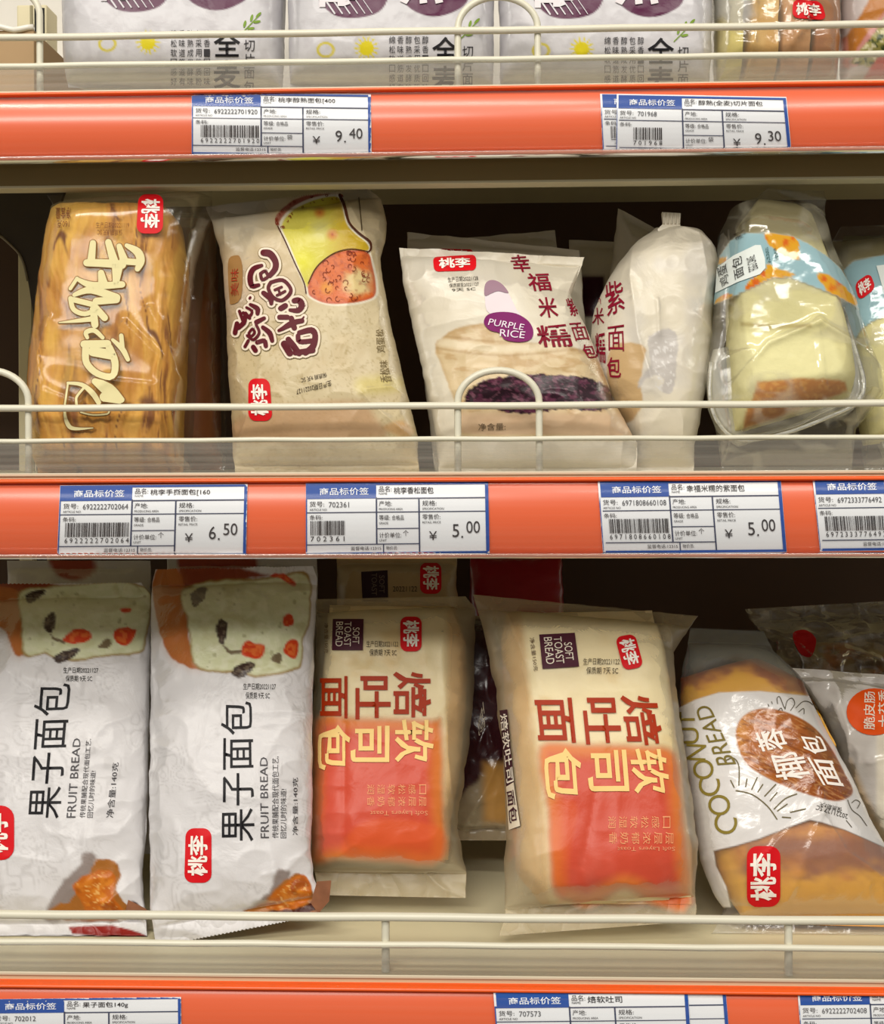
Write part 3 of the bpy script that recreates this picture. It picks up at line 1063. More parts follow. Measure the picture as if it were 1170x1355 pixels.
z1, z2 = Z(0, 735, 2.581), Z(190, 735, 2.581)
fruit_bag('white fruit bread bag cut off by the left edge of the bottom shelf', dict(
    cx=75, Yb=0.027, seed=3, cc=(110, 815), tf=0.017, tb=0.015,
    left=[(-52, 775), (-50, 800), (-54, 900), (-54, 1100), (-50, 1200), (-46, 1246)],
    right=z1([(488, 95), (515, 130), (521, 190), (516, 300), (512, 430), (508, 600), (504, 800), (498, 980), (488, 1090), (488, 1170), (500, 1230), (505, 1315)]),
    crease=[(z1([(505, 540), (380, 600), (300, 720)]), 0.0016, 6), (z1([(495, 860), (420, 960), (330, 980)]), 0.0014, 7), (z1([(60, 420), (200, 520)]), 0.001, 8), (z1([(490, 1090), (420, 1160), (350, 1230)]), 0.0016, 6)],
    back=z1([(-60, 80), (120, 80), (200, 100), (140, 125), (60, 140), (-60, 130)]),
    crust=z1([(-130, 110), (0, 105), (68, 130), (76, 250), (78, 335), (50, 338), (32, 295), (0, 245), (-130, 220)]),
    crumb=z1([(64, 128), (160, 106), (300, 92), (420, 86), (500, 112), (518, 150), (512, 220), (496, 300), (478, 336), (350, 346), (280, 360), (200, 356), (150, 338), (80, 340), (72, 230)]),
    raisin=[z1([(85, 140), (120, 118), (156, 116), (140, 140), (100, 164)]), z1([(150, 220), (175, 195), (190, 205), (185, 245), (168, 266), (152, 245)]), z1([(185, 345), (230, 322), (270, 318), (262, 340), (220, 362), (190, 364)])],
    pale=[z1([(335, 312), (360, 288), (378, 290), (368, 318)]), z1([(168, 262), (185, 280), (225, 292), (215, 300), (180, 288)])],
    red=[z1([(215, 292), (245, 258), (285, 252), (312, 265), (305, 290), (260, 302)]), z1([(392, 260), (420, 245), (462, 255), (455, 285), (428, 306), (395, 292)]), z1([(414, 182), (446, 178), (440, 196), (418, 192)])],
    shade=z1([(150, 1240), (210, 1120), (270, 1060), (290, 1015), (330, 1030), (300, 1120), (220, 1240)]),
    leafy=z1([(165, 1240), (200, 1190), (240, 1180), (300, 1090), (330, 1040), (385, 1040), (412, 1090), (400, 1150), (440, 1240)]),
    fruit=z1([(250, 1130), (300, 1090), (370, 1075), (395, 1110), (390, 1170), (430, 1225), (380, 1245), (300, 1240), (285, 1190)]),
    dark=z1([(432, 1205), (455, 1180), (500, 1215), (505, 1240), (440, 1240)]),
    title=[(35, 1083), (47, 906), (95, 904), (79, 1083)], eng=[(88, 1082), (97, 977), (107, 977), (100, 1082)], s1=[(105, 1082), (114, 978), (121, 978), (113, 1082)], s2=[(115, 1082), (120, 1020), (127, 1020), (123, 1082)], wt=[(140, 1082), (149, 1009), (157, 1009), (150, 1082)],
    strip=z1([(235, 1268), (380, 1262), (470, 1285), (560, 1330), (430, 1308), (245, 1292)]), date=(84, 883, 130, 902), logo=rect(-34, 1066, 19, 1138, -90),
    flap=[(z1([(430, 1240)])[0], 0.004), (z1([(450, 1180)])[0], 0.007), (z1([(505, 1208)])[0], 0.006), (z1([(540, 1238)])[0], 0.004)]))

fruit_bag('white fruit bread bag standing whole beside the soft toast', dict(
    cx=310, Yb=0.018, seed=8, cc=(325, 830), tf=0.017, tb=0.015,
    left=z2([(38, 50), (30, 90), (28, 200), (24, 360), (26, 560), (24, 760), (22, 980), (22, 1160), (30, 1230), (46, 1335)]),
    right=z2([(578, 40), (592, 80), (592, 150), (582, 300), (578, 480), (576, 700), (574, 900), (572, 1010), (578, 1090), (600, 1150), (600, 1225)]),
    crease=[(z2([(560, 560), (480, 620), (430, 720)]), 0.0012, 7), (z2([(30, 640), (150, 700), (260, 830)]), 0.0014, 9), (z2([(570, 1000), (500, 1080), (420, 1100)]), 0.0015, 7), (z2([(60, 1240), (170, 1160), (260, 1150)]), 0.0012, 8), (z2([(30, 500), (120, 440)]), 0.001, 7)],
    back=z2([(120, 30), (330, 40), (430, 70), (300, 90), (180, 110), (120, 130)]),
    crust=z2([(34, 80), (60, 30), (105, 26), (140, 110), (150, 240), (165, 330), (195, 388), (140, 376), (90, 342), (55, 260), (32, 150)]),
    crumb=z2([(128, 122), (230, 84), (400, 76), (540, 56), (572, 92), (568, 220), (545, 285), (540, 372), (500, 396), (400, 416), (330, 402), (190, 390), (160, 320), (148, 220)]),
    raisin=[z2([(160, 140), (185, 112), (215, 110), (210, 140), (180, 175), (165, 165)]), z2([(250, 245), (265, 214), (285, 235), (280, 285), (268, 306), (252, 280)]), z2([(300, 395), (340, 368), (380, 366), (372, 390), (330, 418), (306, 412)])],
    pale=[z2([(435, 352), (452, 334), (472, 340), (462, 370)]), z2([(268, 300), (290, 322), (335, 325), (325, 338), (285, 330)])],
    red=[z2([(335, 335), (345, 295), (385, 300), (412, 305), (405, 345), (365, 350)]), z2([(474, 215), (495, 198), (512, 215), (505, 240), (482, 238)]), z2([(480, 318), (500, 288), (528, 295), (520, 350), (490, 340)]), z2([(430, 70), (480, 62), (520, 95), (505, 102), (470, 80)])],
    shade=z2([(330, 1226), (430, 1150), (450, 1090), (475, 1072), (500, 1090), (450, 1180), (400, 1225)]),
    leafy=z2([(345, 1226), (400, 1190), (440, 1150), (490, 1105), (530, 1085), (570, 1120), (580, 1180), (600, 1225)]),
    fruit=z2([(420, 1200), (450, 1150), (505, 1105), (545, 1090), (572, 1120), (570, 1160), (540, 1200), (470, 1212)]),
    dark=z2([(430, 1215), (530, 1205), (600, 1170), (610, 1200), (540, 1226), (440, 1226)]),
    title=[(291, 1114), (293, 929), (334, 928), (337, 1113)], eng=[(345, 1109), (344, 1002), (354, 1002), (356, 1109)], s1=rect(360, 1001, 369, 1109, -90), s2=rect(371, 1044, 379, 1109, -90), wt=rect(387, 1029, 394, 1105, -90),
    date=(322, 904, 365, 925), logo=[(244, 1168), (246, 1096), (280, 1096), (280, 1168)],
    flap=[(z2([(575, 1190)])[0], 0.004), (z2([(600, 1120)])[0], 0.01), (z2([(650, 1118)])[0], 0.012), (z2([(640, 1185)])[0], 0.008), (z2([(600, 1225)])[0], 0.004)]))


def back_fruit(label, left, right, crust, crumb_, Yb):
    B = Pack('fruit_bread_bag', label, 'bread package', (left[0][0] + right[0][0]) / 2, Z_LOW, Yb, 16, 0, group='fruit bread bags on the bottom shelf')

    def paint(p):
        p.poly(crumb_, 'cfcda0', 3, wob=3)
        p.poly(smooth(crust), '9c3f28', 3, wob=3)
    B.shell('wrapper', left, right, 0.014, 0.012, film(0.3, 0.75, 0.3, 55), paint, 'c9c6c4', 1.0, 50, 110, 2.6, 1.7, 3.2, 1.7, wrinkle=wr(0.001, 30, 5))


back_fruit('second fruit bread bag tucked behind the left-edge one', [(10, 742), (10, 900), (12, 1130)], [(200, 742), (202, 900), (200, 1130)], [(70, 735), (120, 735), (125, 755), (110, 766), (85, 766), (68, 752)], [(30, 900), (190, 900), (190, 1100), (30, 1100)], 0.098)
back_fruit('second fruit bread bag tucked behind the whole one', [(222, 738), (222, 900), (224, 1130)], [(420, 738), (420, 900), (420, 1130)], [(240, 735), (330, 735), (335, 762), (290, 775), (250, 768)], [(240, 900), (400, 900), (400, 1100), (240, 1100)], 0.098)


# ------------------------------------------------------------------ soft toast
def toast(label, d):
    B = Pack('soft_toast_bag', label, 'bread package', d['cx'], Z_LOW, d['Yb'], d['lean'], d.get('yaw', 0), group='soft toast bags on the bottom shelf')

    def bread_paint(p):
        n = fbm(p.X / 26, p.Y / 26, 3, 4)
        p.over(sst(0.45, 0.7, n) * 0.8, 'f2e4b8')
        p.over(sst(0.62, 0.85, fbm(p.X / 40, p.Y / 30, 9, 3)) * 0.5, 'd8b058')
        p.over(sst(0.30, 0.05, p.V) * 0.25, 'f2e6bf')
        e = sst(-3, 9, sdpoly(p.X, p.Y, d['face']))
        p.over(e * (0.75 + 0.4 * (fbm(p.X / 12, p.Y / 40, 7) - 0.5)), 'cf9a4e')

    def film_paint(p):
        p.over(fbm(p.X / 20, p.Y / 30, 5, 3) * 0.5, 'cdb88c')
        X = p.X + (fbm(p.X / 14, p.Y / 14, 2) - 0.5) * 3
        sd = sdpoly(X, p.Y, smooth(d['orange'], 4))
        p.over(1 - sst(-6, 10, sd), 'e5823a', 0.95)
        p.over(1 - sst(-26, -4, sd), 'd8523a', 0.96)
        m = 1 - sst(-20, 0, sd)
        p.over(m * sst(0.5, 0.75, fbm(p.X / 40, p.Y / 55, 6, 3)) * 0.5, 'e06a58')
        for q, k in d.get('orange_patch', ()):
            p.poly(smooth(q), 'e8642c', 5, k=k)  # more orange patches over the red print, colour only
        # where the film hangs free of the bread it is milkier
        e = sst(-6, 10, sdpoly(p.X, p.Y, d['face'])) * sst(4, 14, sd)
        p.C[:, 3] = np.maximum(p.C[:, 3], p.C[:, 3] + e * 0.20)
    B.shell('wrapper', d['left'], d['right'], d['ft'], 0.024, film(0.36, 0.8, 0.25, 45), film_paint, 'e0d2ae', d.get('a', 0.15), 110, 200, 4.2, 2.0, 6.5, 2.1,
            seal=d.get('seal', (0.05, 0.08)), wrinkle=wr(0.0011, 38, d['seed'], 1.2, 0.6), jit=3.0, crease=d['crease'])
    B.shell('bread', d['bl'], d['br'], d['bt'], 0.022, crumb(0.7, 0.3, 120), bread_paint, 'eedfb4', 1.0, 50, 90, 6, 2.4, 9, 2.6, seal=(0, 0), target=False, push=0.001, inside=B.bvh)
    bd = B.put('toast_badge', poly(d['badge']), '4c2230')
    b = [np.array(q, float) for q in d['badge']]           # tl,tr,br,bl on the photo
    rows = []
    for w, (f0, f1) in zip(('SOFT', 'TOAST', 'BREAD'), ((0.66, 0.88), (0.39, 0.61), (0.12, 0.34))):
        l0, l1 = b[0] + (b[1] - b[0]) * f0, b[0] + (b[1] - b[0]) * f1
        m0, m1 = b[3] + (b[2] - b[3]) * f0, b[3] + (b[2] - b[3]) * f1
        s0, s1 = (0.28, 0.80) if w == 'SOFT' else (0.1, 0.88)
        rows.append(T(w, [l1 + (m1 - l1) * s0, l1 + (m1 - l1) * s1, l0 + (m0 - l0) * s1, l0 + (m0 - l0) * s0]))
    B.put('lettering', rows, 'eadfce', 0.0006, bd)
    B.put('weight_lettering', T('净含量150克', d['wt']), '5a4434')
    x0, y0, x1, y1 = d['date']
    B.put('date_stamp', [T('生产日期20221122', rect(x0, y0, x1, y0 + (y1 - y0) * 0.42)), T('保质期 7天 SC', rect(x0 + 4, y0 + (y1 - y0) * 0.56, x1 - 2, y1))], '33271c')
    B.logo(d['logo'], inner=0.76)
    dark, pale = [], []
    for ch, q, up in d['title']:
        (dark if up else pale).append(T(ch, q, 0.014))
    B.put('title_lettering_red', dark, 'a5300c')
    B.put('title_lettering_cream', pale, 'f2cf85', 0.0005)
    sm = []
    for (s, x0, x1, y0, y1) in d['small']:
        n = len(s)
        w = (x1 - x0) / n
        for i, ch in enumerate(s):
            xr = x1 - i * w
            sm.append(T(ch, rect(xr - w * 0.85, y0 + (i * d['slope']), xr - w * 0.15, y1 + (i * d['slope']), 90)))
    B.put('slogan_lettering', sm, 'eca070')
    x0, x1, y0, y1 = d['tiny']
    B.put('english_lettering', T('Soft Layers Toast', rect(x0, y0, x1, y1, 180)), 'e89a70')
    return B


z3, z4 = Z(400, 735, 2.581), Z(600, 735, 2.582)


def zr(z, x0, y0, x1, y1, rot, sk=0):
    (a, b), (c, d) = z([(x0, y0), (x1, y1)])
    q = rect(a, b, c, d, rot)
    return [(x + sk * (y - b), y) for x, y in q]


t1 = toast('soft toast bag with orange print, nearest the fruit bread', dict(
    cx=500, Yb=0.052, lean=23, seed=4,
    bl=z3([(92, 172), (75, 400), (50, 700), (42, 1042)]), br=z3([(520, 176), (560, 300), (566, 420), (545, 700), (512, 900), (500, 1040)]), bt=0.024, ft=0.0255,
    face=z3([(90, 170), (488, 180), (490, 400), (470, 1046), (40, 1046), (50, 600)]),
    left=z3([(50, 150), (48, 300), (44, 420), (36, 620), (33, 800), (33, 960), (40, 1060), (60, 1160)]), right=z3([(555, 140), (588, 180), (590, 330), (580, 520), (560, 700), (545, 830), (528, 930), (545, 1010), (566, 1080), (560, 1170)]),
    orange=z3([(46, 565), (200, 560), (440, 566), (470, 580), (478, 800), (474, 1040), (300, 1044), (130, 1035), (30, 1035), (30, 800)]),
    orange_patch=[(z3([(160, 950), (260, 900), (470, 930), (470, 1040), (160, 1030)]), 0.6)],
    crease=[(z3([(160, 600), (158, 1000)]), -0.0012, 5), (z3([(480, 300), (500, 700), (530, 950)]), 0.002, 6), (z3([(400, 1060), (480, 1140), (560, 1170)]), 0.002, 5), (z3([(500, 180), (560, 330)]), 0.0016, 6), (z3([(130, 1040), (200, 1000)]), 0.001, 4)],
    badge=z3([(105, 218), (210, 218), (207, 324), (102, 324)]), wt=zr(z3, 77, 232, 90, 335, 90), date=(485, 848, 527, 868),
    logo=zr(z3, 335, 210, 408, 328, 90),
    title=[('焙', zr(z3, 310, 397, 440, 553, 90), 1), ('吐', zr(z3, 182, 412, 302, 560, 90), 1), ('面', zr(z3, 62, 412, 155, 556, 90), 1),
           ('软', zr(z3, 316, 560, 448, 706, 90), 0), ('司', zr(z3, 166, 582, 298, 706, 90), 0), ('包', zr(z3, 56, 578, 165, 734, 90), 0)],
    small=[('口感松软湿润', 484, 566, 1038, 1051), ('层层浓郁奶香', 484, 566, 1054, 1067)], slope=0, tiny=(490, 566, 1071, 1079)))
t2 = toast('soft toast bag with orange print leaning next to the coconut bread', dict(
    cx=790, Yb=0.018, lean=25, seed=11, yaw=0,
    bl=z4([(180, 200), (160, 300), (176, 480), (196, 700), (204, 900), (214, 1080), (300, 1192)]), br=z4([(676, 190), (716, 330), (740, 500), (772, 750), (806, 1000), (812, 1192)]), bt=0.026, ft=0.0275,
    face=z4([(236, 190), (690, 190), (720, 330), (760, 640), (812, 1192), (335, 1190), (320, 900), (270, 480)]),
    left=z4([(62, 134), (95, 225), (130, 370), (150, 510), (172, 700), (180, 900), (176, 1080), (178, 1220), (158, 1300)]), right=z4([(836, 208), (778, 280), (748, 340), (752, 430), (770, 540), (796, 700), (820, 880), (830, 1010), (824, 1120), (832, 1195), (822, 1250)]),
    orange=z4([(300, 655), (440, 650), (640, 655), (756, 680), (780, 850), (806, 1186), (700, 1190), (610, 1140), (560, 1140), (470, 1195), (400, 1180), (345, 1130), (330, 900), (318, 820)]),
    orange_patch=[(z4([(330, 870), (420, 850), (400, 1010), (380, 1180), (335, 1150)]), 0.5), (z4([(520, 1150), (590, 1120), (800, 1160), (800, 1195), (500, 1195)]), 0.4)],
    crease=[(z4([(470, 840), (430, 1080)]), -0.0014, 4), (z4([(60, 140), (180, 230), (240, 400)]), 0.002, 5), (z4([(700, 200), (740, 330)]), 0.002, 5), (z4([(440, 1200), (540, 1130), (620, 1140), (720, 1200)]), 0.0016, 6), (z4([(220, 1200), (260, 1160), (330, 1220)]), 0.002, 5), (z4([(240, 190), (400, 215), (560, 185)]), 0.0012, 6)],
    badge=z4([(293, 271), (415, 265), (430, 380), (305, 388)]), wt=[z4([(276, 280)])[0], z4([(290, 394)])[0], z4([(276, 396)])[0], z4([(260, 282)])[0]], date=(772, 871, 820, 892),
    logo=[z4([(620, 268)])[0], z4([(650, 380)])[0], z4([(582, 394)])[0], z4([(552, 280)])[0]],
    title=[('焙', zr(z4, 568, 478, 694, 648, 90, 0.15), 1), ('吐', zr(z4, 438, 486, 562, 646, 90, 0.1), 1), ('面', zr(z4, 276, 486, 404, 640, 90, 0.1), 1),
           ('软', zr(z4, 598, 660, 722, 814, 90, 0.14), 0), ('司', zr(z4, 452, 664, 590, 806, 90, 0.08), 0), ('包', zr(z4, 306, 658, 432, 834, 90, 0.08), 0)],
    small=[('口感松软湿润', 803, 889, 1080, 1096), ('层层浓郁奶香', 804, 893, 1101, 1117)], slope=0, tiny=(817, 893, 1119, 1126)))
# printed strip on the side of the second toast
sp = z4([(160, 530), (186, 526), (196, 640), (210, 780), (232, 925), (194, 938), (184, 800), (172, 660)])
st = t2.put('side_strip', poly(sp), '42202c', 0.0004)
if st:
    t2.put('strip_foot', poly(z4([(209, 775), (231, 924), (193, 938), (184, 790)])), 'e8dcc4', 0.0006, st)
    t2.put('lettering', [T('焙软吐司', [z4([(186, 536)])[0], z4([(212, 770)])[0], z4([(186, 780)])[0], z4([(163, 545)])[0]], 0.01)], 'f0e8d8', 0.0007, st)
    t2.put('lettering', [T('面包', [z4([(211, 800)])[0], z4([(226, 908)])[0], z4([(197, 918)])[0], z4([(187, 805)])[0]], 0.01)], '42202c', 0.0009, st)

# toast bag behind the first one
B = Pack('soft_toast_bag', 'third soft toast bag, its top peeping out behind the first', 'bread package', 530, Z_LOW, 0.125, 14, group='soft toast bags on the bottom shelf')


def pb(p):
    p.over(fbm(p.X / 20, p.Y / 20, 5, 3) * 0.6, 'b09468')


B.shell('wrapper', [(446, 738), (446, 800), (446, 900), (446, 1070)], [(604, 738), (606, 800), (606, 900), (606, 1070)], 0.018, 0.016, film(0.35, 0.7, 0.25, 45), pb, 'c0a880', 1.0, 40, 90, 3, 1.9, 6, 2, wrinkle=wr(0.001, 30, 8))
B.put('toast_badge', poly([(478, 757), (513, 755), (514, 796), (480, 796)]), '33202a')
B.put('badge_lettering', [T('SOFT', rect(502, 762, 509, 785, 90)), T('TOAST', rect(492, 759, 499, 788, 90))], '776a60', 0.0006)
B.logo(rect(556, 745, 584, 786, 90), inner=0.76)
B.put('date_stamp', [T('20221122', rect(520, 776, 552, 783))], '33271c')

# toast bag standing on edge in the gap, with its maroon side panel towards the aisle
B = Pack('soft_toast_bag', 'dark maroon sided toast bag wedged in the gap between the two front toast bags', 'bread package', 640, Z_LOW, 0.105, 14, group='soft toast bags on the bottom shelf')


def pg(p):
    p.poly([(585, 820), (664, 820), (672, 1010), (650, 1010), (625, 1040), (600, 1060), (585, 1060)], '3c1a20', 4, wob=3, a=1.0)
    p.poly([(640, 1010), (690, 1010), (690, 1090), (640, 1090)], 'cf9c55', 8, a=0.9)


B.shell('wrapper', [(586, 815), (586, 900), (590, 1000), (595, 1060), (590, 1112)], [(690, 815), (690, 900), (690, 1000), (690, 1060), (700, 1112)], 0.012, 0.014, film(0.22, 1.0, 0.3, 50), pg, 'a8987c', 0.8, 60, 100, 3, 1.9, 5, 2, wrinkle=wr(0.0016, 26, 14), seal=(0.02, 0.05), crease=[([(612, 1095), (640, 1050), (662, 1000)], 0.003, 5), ([(632, 990), (645, 960), (652, 985)], 0.002, 3)])
B.put('side_lettering', [T('面包', [(640, 925), (644, 960), (634, 975), (632, 960)]), T('焙软吐司', [(614, 978), (610, 1040), (604, 1040), (604, 985)])], 'e8dcc8')

# red packet right behind
B = Pack('red_packet', 'plain red packet at the back between the toast bags', 'packet', 690, Z_LOW, 0.20, 8)
B.shell('wrapper', [(622, 728), (622, 860), (624, 1010)], [(744, 728), (746, 860), (744, 1010)], 0.012, 0.012, film(0.3, 0.9, 0.3, 45), None, 'a81422', 1.0, 40, 80, wrinkle=wr(0.0015, 26, 9))

# ------------------------------------------------------------------ coconut bread
z5 = Z(870, 735, 2.58)
z6 = Z(960, 890, 5.571)
B = Pack('coconut_bread_bag', 'coconut bread bag with white label band and clear ends showing golden bread', 'bread package', 1040, Z_LOW, 0.036, 25)


def cb(p):
    n = fbm(p.X / 30, p.Y / 24, 4, 4)
    p.over(sst(0.35, 0.65, n) * 0.8, 'a65f22')
    p.over(sst(1095, 1120, p.Y) * sst(0.3, 0.6, fbm(p.X / 40, p.Y / 30, 6, 3)) * 0.85, '8a5238')
    top = p.Y - (872 + np.abs(p.X - 975) * 0.35)
    p.over((1 - sst(-4, 26, top + (fbm(p.X / 16, p.Y / 12, 8) - 0.5) * 30)), '7a3a12')
    p.over(sst(10, 24, top + (fbm(p.X / 16, p.Y / 12, 8) - 0.5) * 26) * (1 - sst(60, 90, top)), 'd39a1e')
    lo = p.Y - (1172 - (p.X - 960) * 0.06) + (fbm(p.X / 20, p.Y / 14, 3) - 0.5) * 50
    p.over(sst(-22, 18, lo), 'dca030')
    p.over((1 - sst(0, 26, np.abs(p.X - (955 + (p.Y - 1120) * 0.4)))) * sst(1090, 1110, p.Y) * 0.7, 'd9a540')


band_top = z5([(60, 528), (130, 492), (210, 468), (350, 463), (500, 478), (700, 500), (1100, 1030)])
band_bot = z5([(900, 1045), (774, 995), (700, 962), (640, 936), (560, 910), (520, 902), (440, 930), (350, 966), (270, 990), (192, 1008)])
left_white = z5([(192, 1008), (200, 1060), (235, 1130), (250, 1200), (60, 1200), (20, 800)])


def cw(p):
    p.over((1 - sst(-14, 2, p.Y - (872 + np.abs(p.X - 975) * 0.35))) * 0.9, 'b4bcb6', 0.30)
    p.over(sst(0.5, 0.7, fbm(p.X / 30, p.Y / 30, 5, 3)) * 0.3, 'f4f2ec')
    p.poly(band_top + band_bot + left_white[1:], 'e9e7e6', 1.2, a=1.0)
    # nut picture on the label
    nut = smooth(z5([(268, 610), (282, 562), (320, 532), (375, 522), (450, 538), (530, 582), (592, 655), (640, 742), (668, 800), (650, 828), (600, 838), (500, 812), (400, 772), (320, 725), (282, 672)]))
    p.poly(nut, 'b5692a', 1.2)
    m = 1 - sst(-2, 0.5, sdpoly(p.X, p.Y, nut))
    gx = sst(985, 1125, p.X)
    p.over(m * gx * 0.75, '7e3a18')
    p.over(m * (1 - sst(976, 1004, p.X + (p.Y - 960) * 0.2)) * 0.9, 'd08a34')
    a = (p.X - 985) * 0.45 + (p.Y - 1000) * -0.9
    st_ = ridge(a / 5.0, (p.X + p.Y) / 40.0, 4, 2)
    p.over(m * sst(0.55, 0.8, st_) * 0.55, '6a3012')
    p.over(m * sst(0.6, 0.8, ridge(a / 4.0 + 9, (p.X + p.Y) / 30.0, 14, 2)) * 0.35, 'e8b070')


B.shell('wrapper', z5([(112, 252), (104, 300), (78, 420), (68, 520), (88, 680), (118, 860), (145, 1030), (190, 1150), (228, 1205), (185, 1300)]),
        z5([(362, 262), (400, 330), (492, 432), (560, 590), (640, 725), (722, 900), (776, 1005), (826, 1110), (850, 1200), (860, 1305)]), 0.0275, 0.022,
        film(0.16, 1.0, 0.22, 50), cw, 'e6e6e2', 0.07, 150, 260, 2.8, 1.9, 3.6, 1.9, seal=(0.045, 0.06), wrinkle=wr(0.0008, 32, 6, 1.0), zig=0.001,
        crease=[(z5([(520, 905), (420, 1190)]), 0.0016, 5), (z5([(520, 905), (600, 1030), (774, 1130)]), 0.0016, 5), (z5([(300, 1080), (420, 950), (520, 905)]), 0.0012, 4), (z5([(350, 1200), (300, 1100)]), 0.0012, 4), (z5([(520, 830), (525, 905)]), 0.0012, 4)])
B.shell('bread', z5([(80, 420), (80, 560), (110, 760), (160, 960), (215, 1130), (300, 1255)]), z5([(330, 352), (490, 440), (600, 650), (710, 880), (800, 1060), (830, 1270)]), 0.024, 0.02, crumb(0.45, 0.35, 90, 0.4, 'bun'), cb, 'cf8a34', 1.0, 60, 120, 3.2, 2.0, 6, 2.2, seal=(0, 0), target=False, push=0.001, inside=B.bvh)
GOLD = '8a7a34'
B.put('coconut_lettering', [T(c, cquad(x, y, w, h, a), 0.0) for c, x, y, w, h, a in [
    ('C', *z5([(233, 920)])[0], 24, 30, -78), ('O', *z5([(212, 852)])[0], 27, 29, -80), ('C', *z5([(178, 790)])[0], 24, 28, -83), ('O', *z5([(158, 730)])[0], 26, 27, -85),
    ('N', *z5([(133, 672)])[0], 21, 26, -87), ('U', *z5([(112, 615)])[0], 21, 24, -90), ('T', *z5([(103, 560)])[0], 20, 20, -90)]], GOLD)
B.put('bread_lettering', T('BREAD', [z5([(206, 716)])[0], z5([(128, 522)])[0], z5([(178, 508)])[0], z5([(270, 712)])[0]]), '7c6e34')
B.put('title_lettering', [T('椰', [z6([(385, 800)])[0], z6([(322, 612)])[0], z6([(560, 575)])[0], z6([(632, 775)])[0]], 0.012),
                          T('蓉', [z6([(262, 590)])[0], z6([(205, 445)])[0], z6([(400, 395)])[0], z6([(470, 560)])[0]], 0.012),
                          T('面', [z6([(720, 830)])[0], z6([(600, 625)])[0], z6([(780, 640)])[0], z6([(878, 850)])[0]], 0.012),
                          T('包', [z6([(600, 600)])[0], z6([(520, 455)])[0], z6([(700, 470)])[0], z6([(765, 605)])[0]], 0.012)], 'f4ece4')
S = lambda pts, w, z=z6: stroke(z(pts), w)
rays = [[(40, 795), (65, 845)], [(160, 785), (150, 840)], [(235, 775), (195, 860)], [(275, 825), (240, 880)], [(370, 825), (290, 910)], [(380, 885), (330, 945)], [(525, 895), (440, 930), (360, 1005)], [(455, 970), (385, 1020)], [(590, 1005), (480, 1030)], [(80, 870), (200, 900), (310, 985), (380, 1080)], [(0, 650), (60, 630), (100, 690), (100, 830)], [(420, 1065), (480, 1070)]]
B.put('sun_ray_drawing', [S(r, 1.6) for r in rays], '6e6444')
B.put('leaf_drawing', [S(r, 1.0) for r in [[(385, 230), (380, 190), (400, 180), (425, 240), (440, 270)], [(440, 265), (455, 210), (490, 190), (510, 230), (480, 280)], [(520, 260), (570, 215), (620, 220), (660, 260)], [(540, 290), (575, 265), (578, 305)], [(340, 215), (345, 230)], [(315, 235), (320, 250)], [(390, 280), (410, 262), (420, 280)], [(900, 940), (930, 1010), (990, 1060), (1040, 1130)], [(930, 960), (960, 940), (990, 960), (970, 1000)], [(890, 1090), (930, 1140)]]], '5c5648')
B.put('date_stamp', [T('20221127 SC', [z6([(898, 1080)])[0], z6([(665, 1010)])[0], z6([(675, 978)])[0], z6([(902, 1045)])[0]]), T('保质期7天', [z6([(855, 1030)])[0], z6([(690, 985)])[0], z6([(700, 955)])[0], z6([(860, 995)])[0]])], '3a3630')
B.logo([z5([(306, 1200)])[0], z5([(306, 992)])[0], z5([(420, 992)])[0], z5([(420, 1198)])[0]], inner=0.78)

# ------------------------------------------------------------------ sausage roll bag at the right edge, and the clear bag behind it
B = Pack('sausage_roll_bag', 'silvery bag with an orange round emblem at the right edge of the bottom shelf', 'bread package', 1240, Z_LOW, 0.085, 15)


def sw(p):
    p.over(sst(0.4, 0.7, fbm(p.X / 30, p.Y / 30, 5, 3)) * 0.5, 'f0ece6')
    p.poly([(1160, 960), (1230, 960), (1230, 1110), (1160, 1110)], 'f2ead8', 3)
    p.poly(smooth([(1125, 1005), (1150, 1060), (1180, 1110), (1240, 1140), (1300, 1000), (1240, 1120), (1170, 1120), (1140, 1070)]), 'd8b070', 6, k=0.7)


B.shell('wrapper', [(1047, 884), (1062, 906), (1090, 946), (1112, 1000), (1136, 1062), (1160, 1105), (1172, 1140), (1180, 1182)], [(1330, 905), (1345, 950), (1360, 1050), (1370, 1120), (1375, 1180)], 0.022, 0.016, film(0.16, 1.4, 0.35, 40), sw, 'd6d0ca', 1.0, 100, 150, 2.6, 1.9, 3.4, 1.9, seal=(0.05, 0.05), wrinkle=wr(0.0026, 34, 16, 1.0, 0.7),
        crease=[([(1060, 905), (1110, 900), (1180, 918)], 0.003, 5), ([(1095, 930), (1110, 970), (1120, 1010)], 0.002, 5), ([(1140, 1010), (1175, 1000)], 0.002, 5)])
em = B.put('round_emblem', ell(1157, 942, 37, 31), 'e8540e', 0.0005)
B.put('lettering', [T('脆皮肠', rect(1143, 916, 1158, 965, -90), 0.01), T('大芬香', rect(1162, 914, 1178, 962, -90), 0.01)], 'f6e6d4', 0.0009, em)

B = Pack('clear_bread_bag', 'crumpled clear bag with a red badge behind the coconut bread', 'bread package', 1110, Z_LOW, 0.165, 8)


def kb(p):
    p.over(sst(0.4, 0.65, fbm(p.X / 20, p.Y / 20, 4, 3)), 'b06a30')
    p.over(sst(0.55, 0.7, fbm(p.X / 16, p.Y / 16, 14, 3)), '5a3a1c')


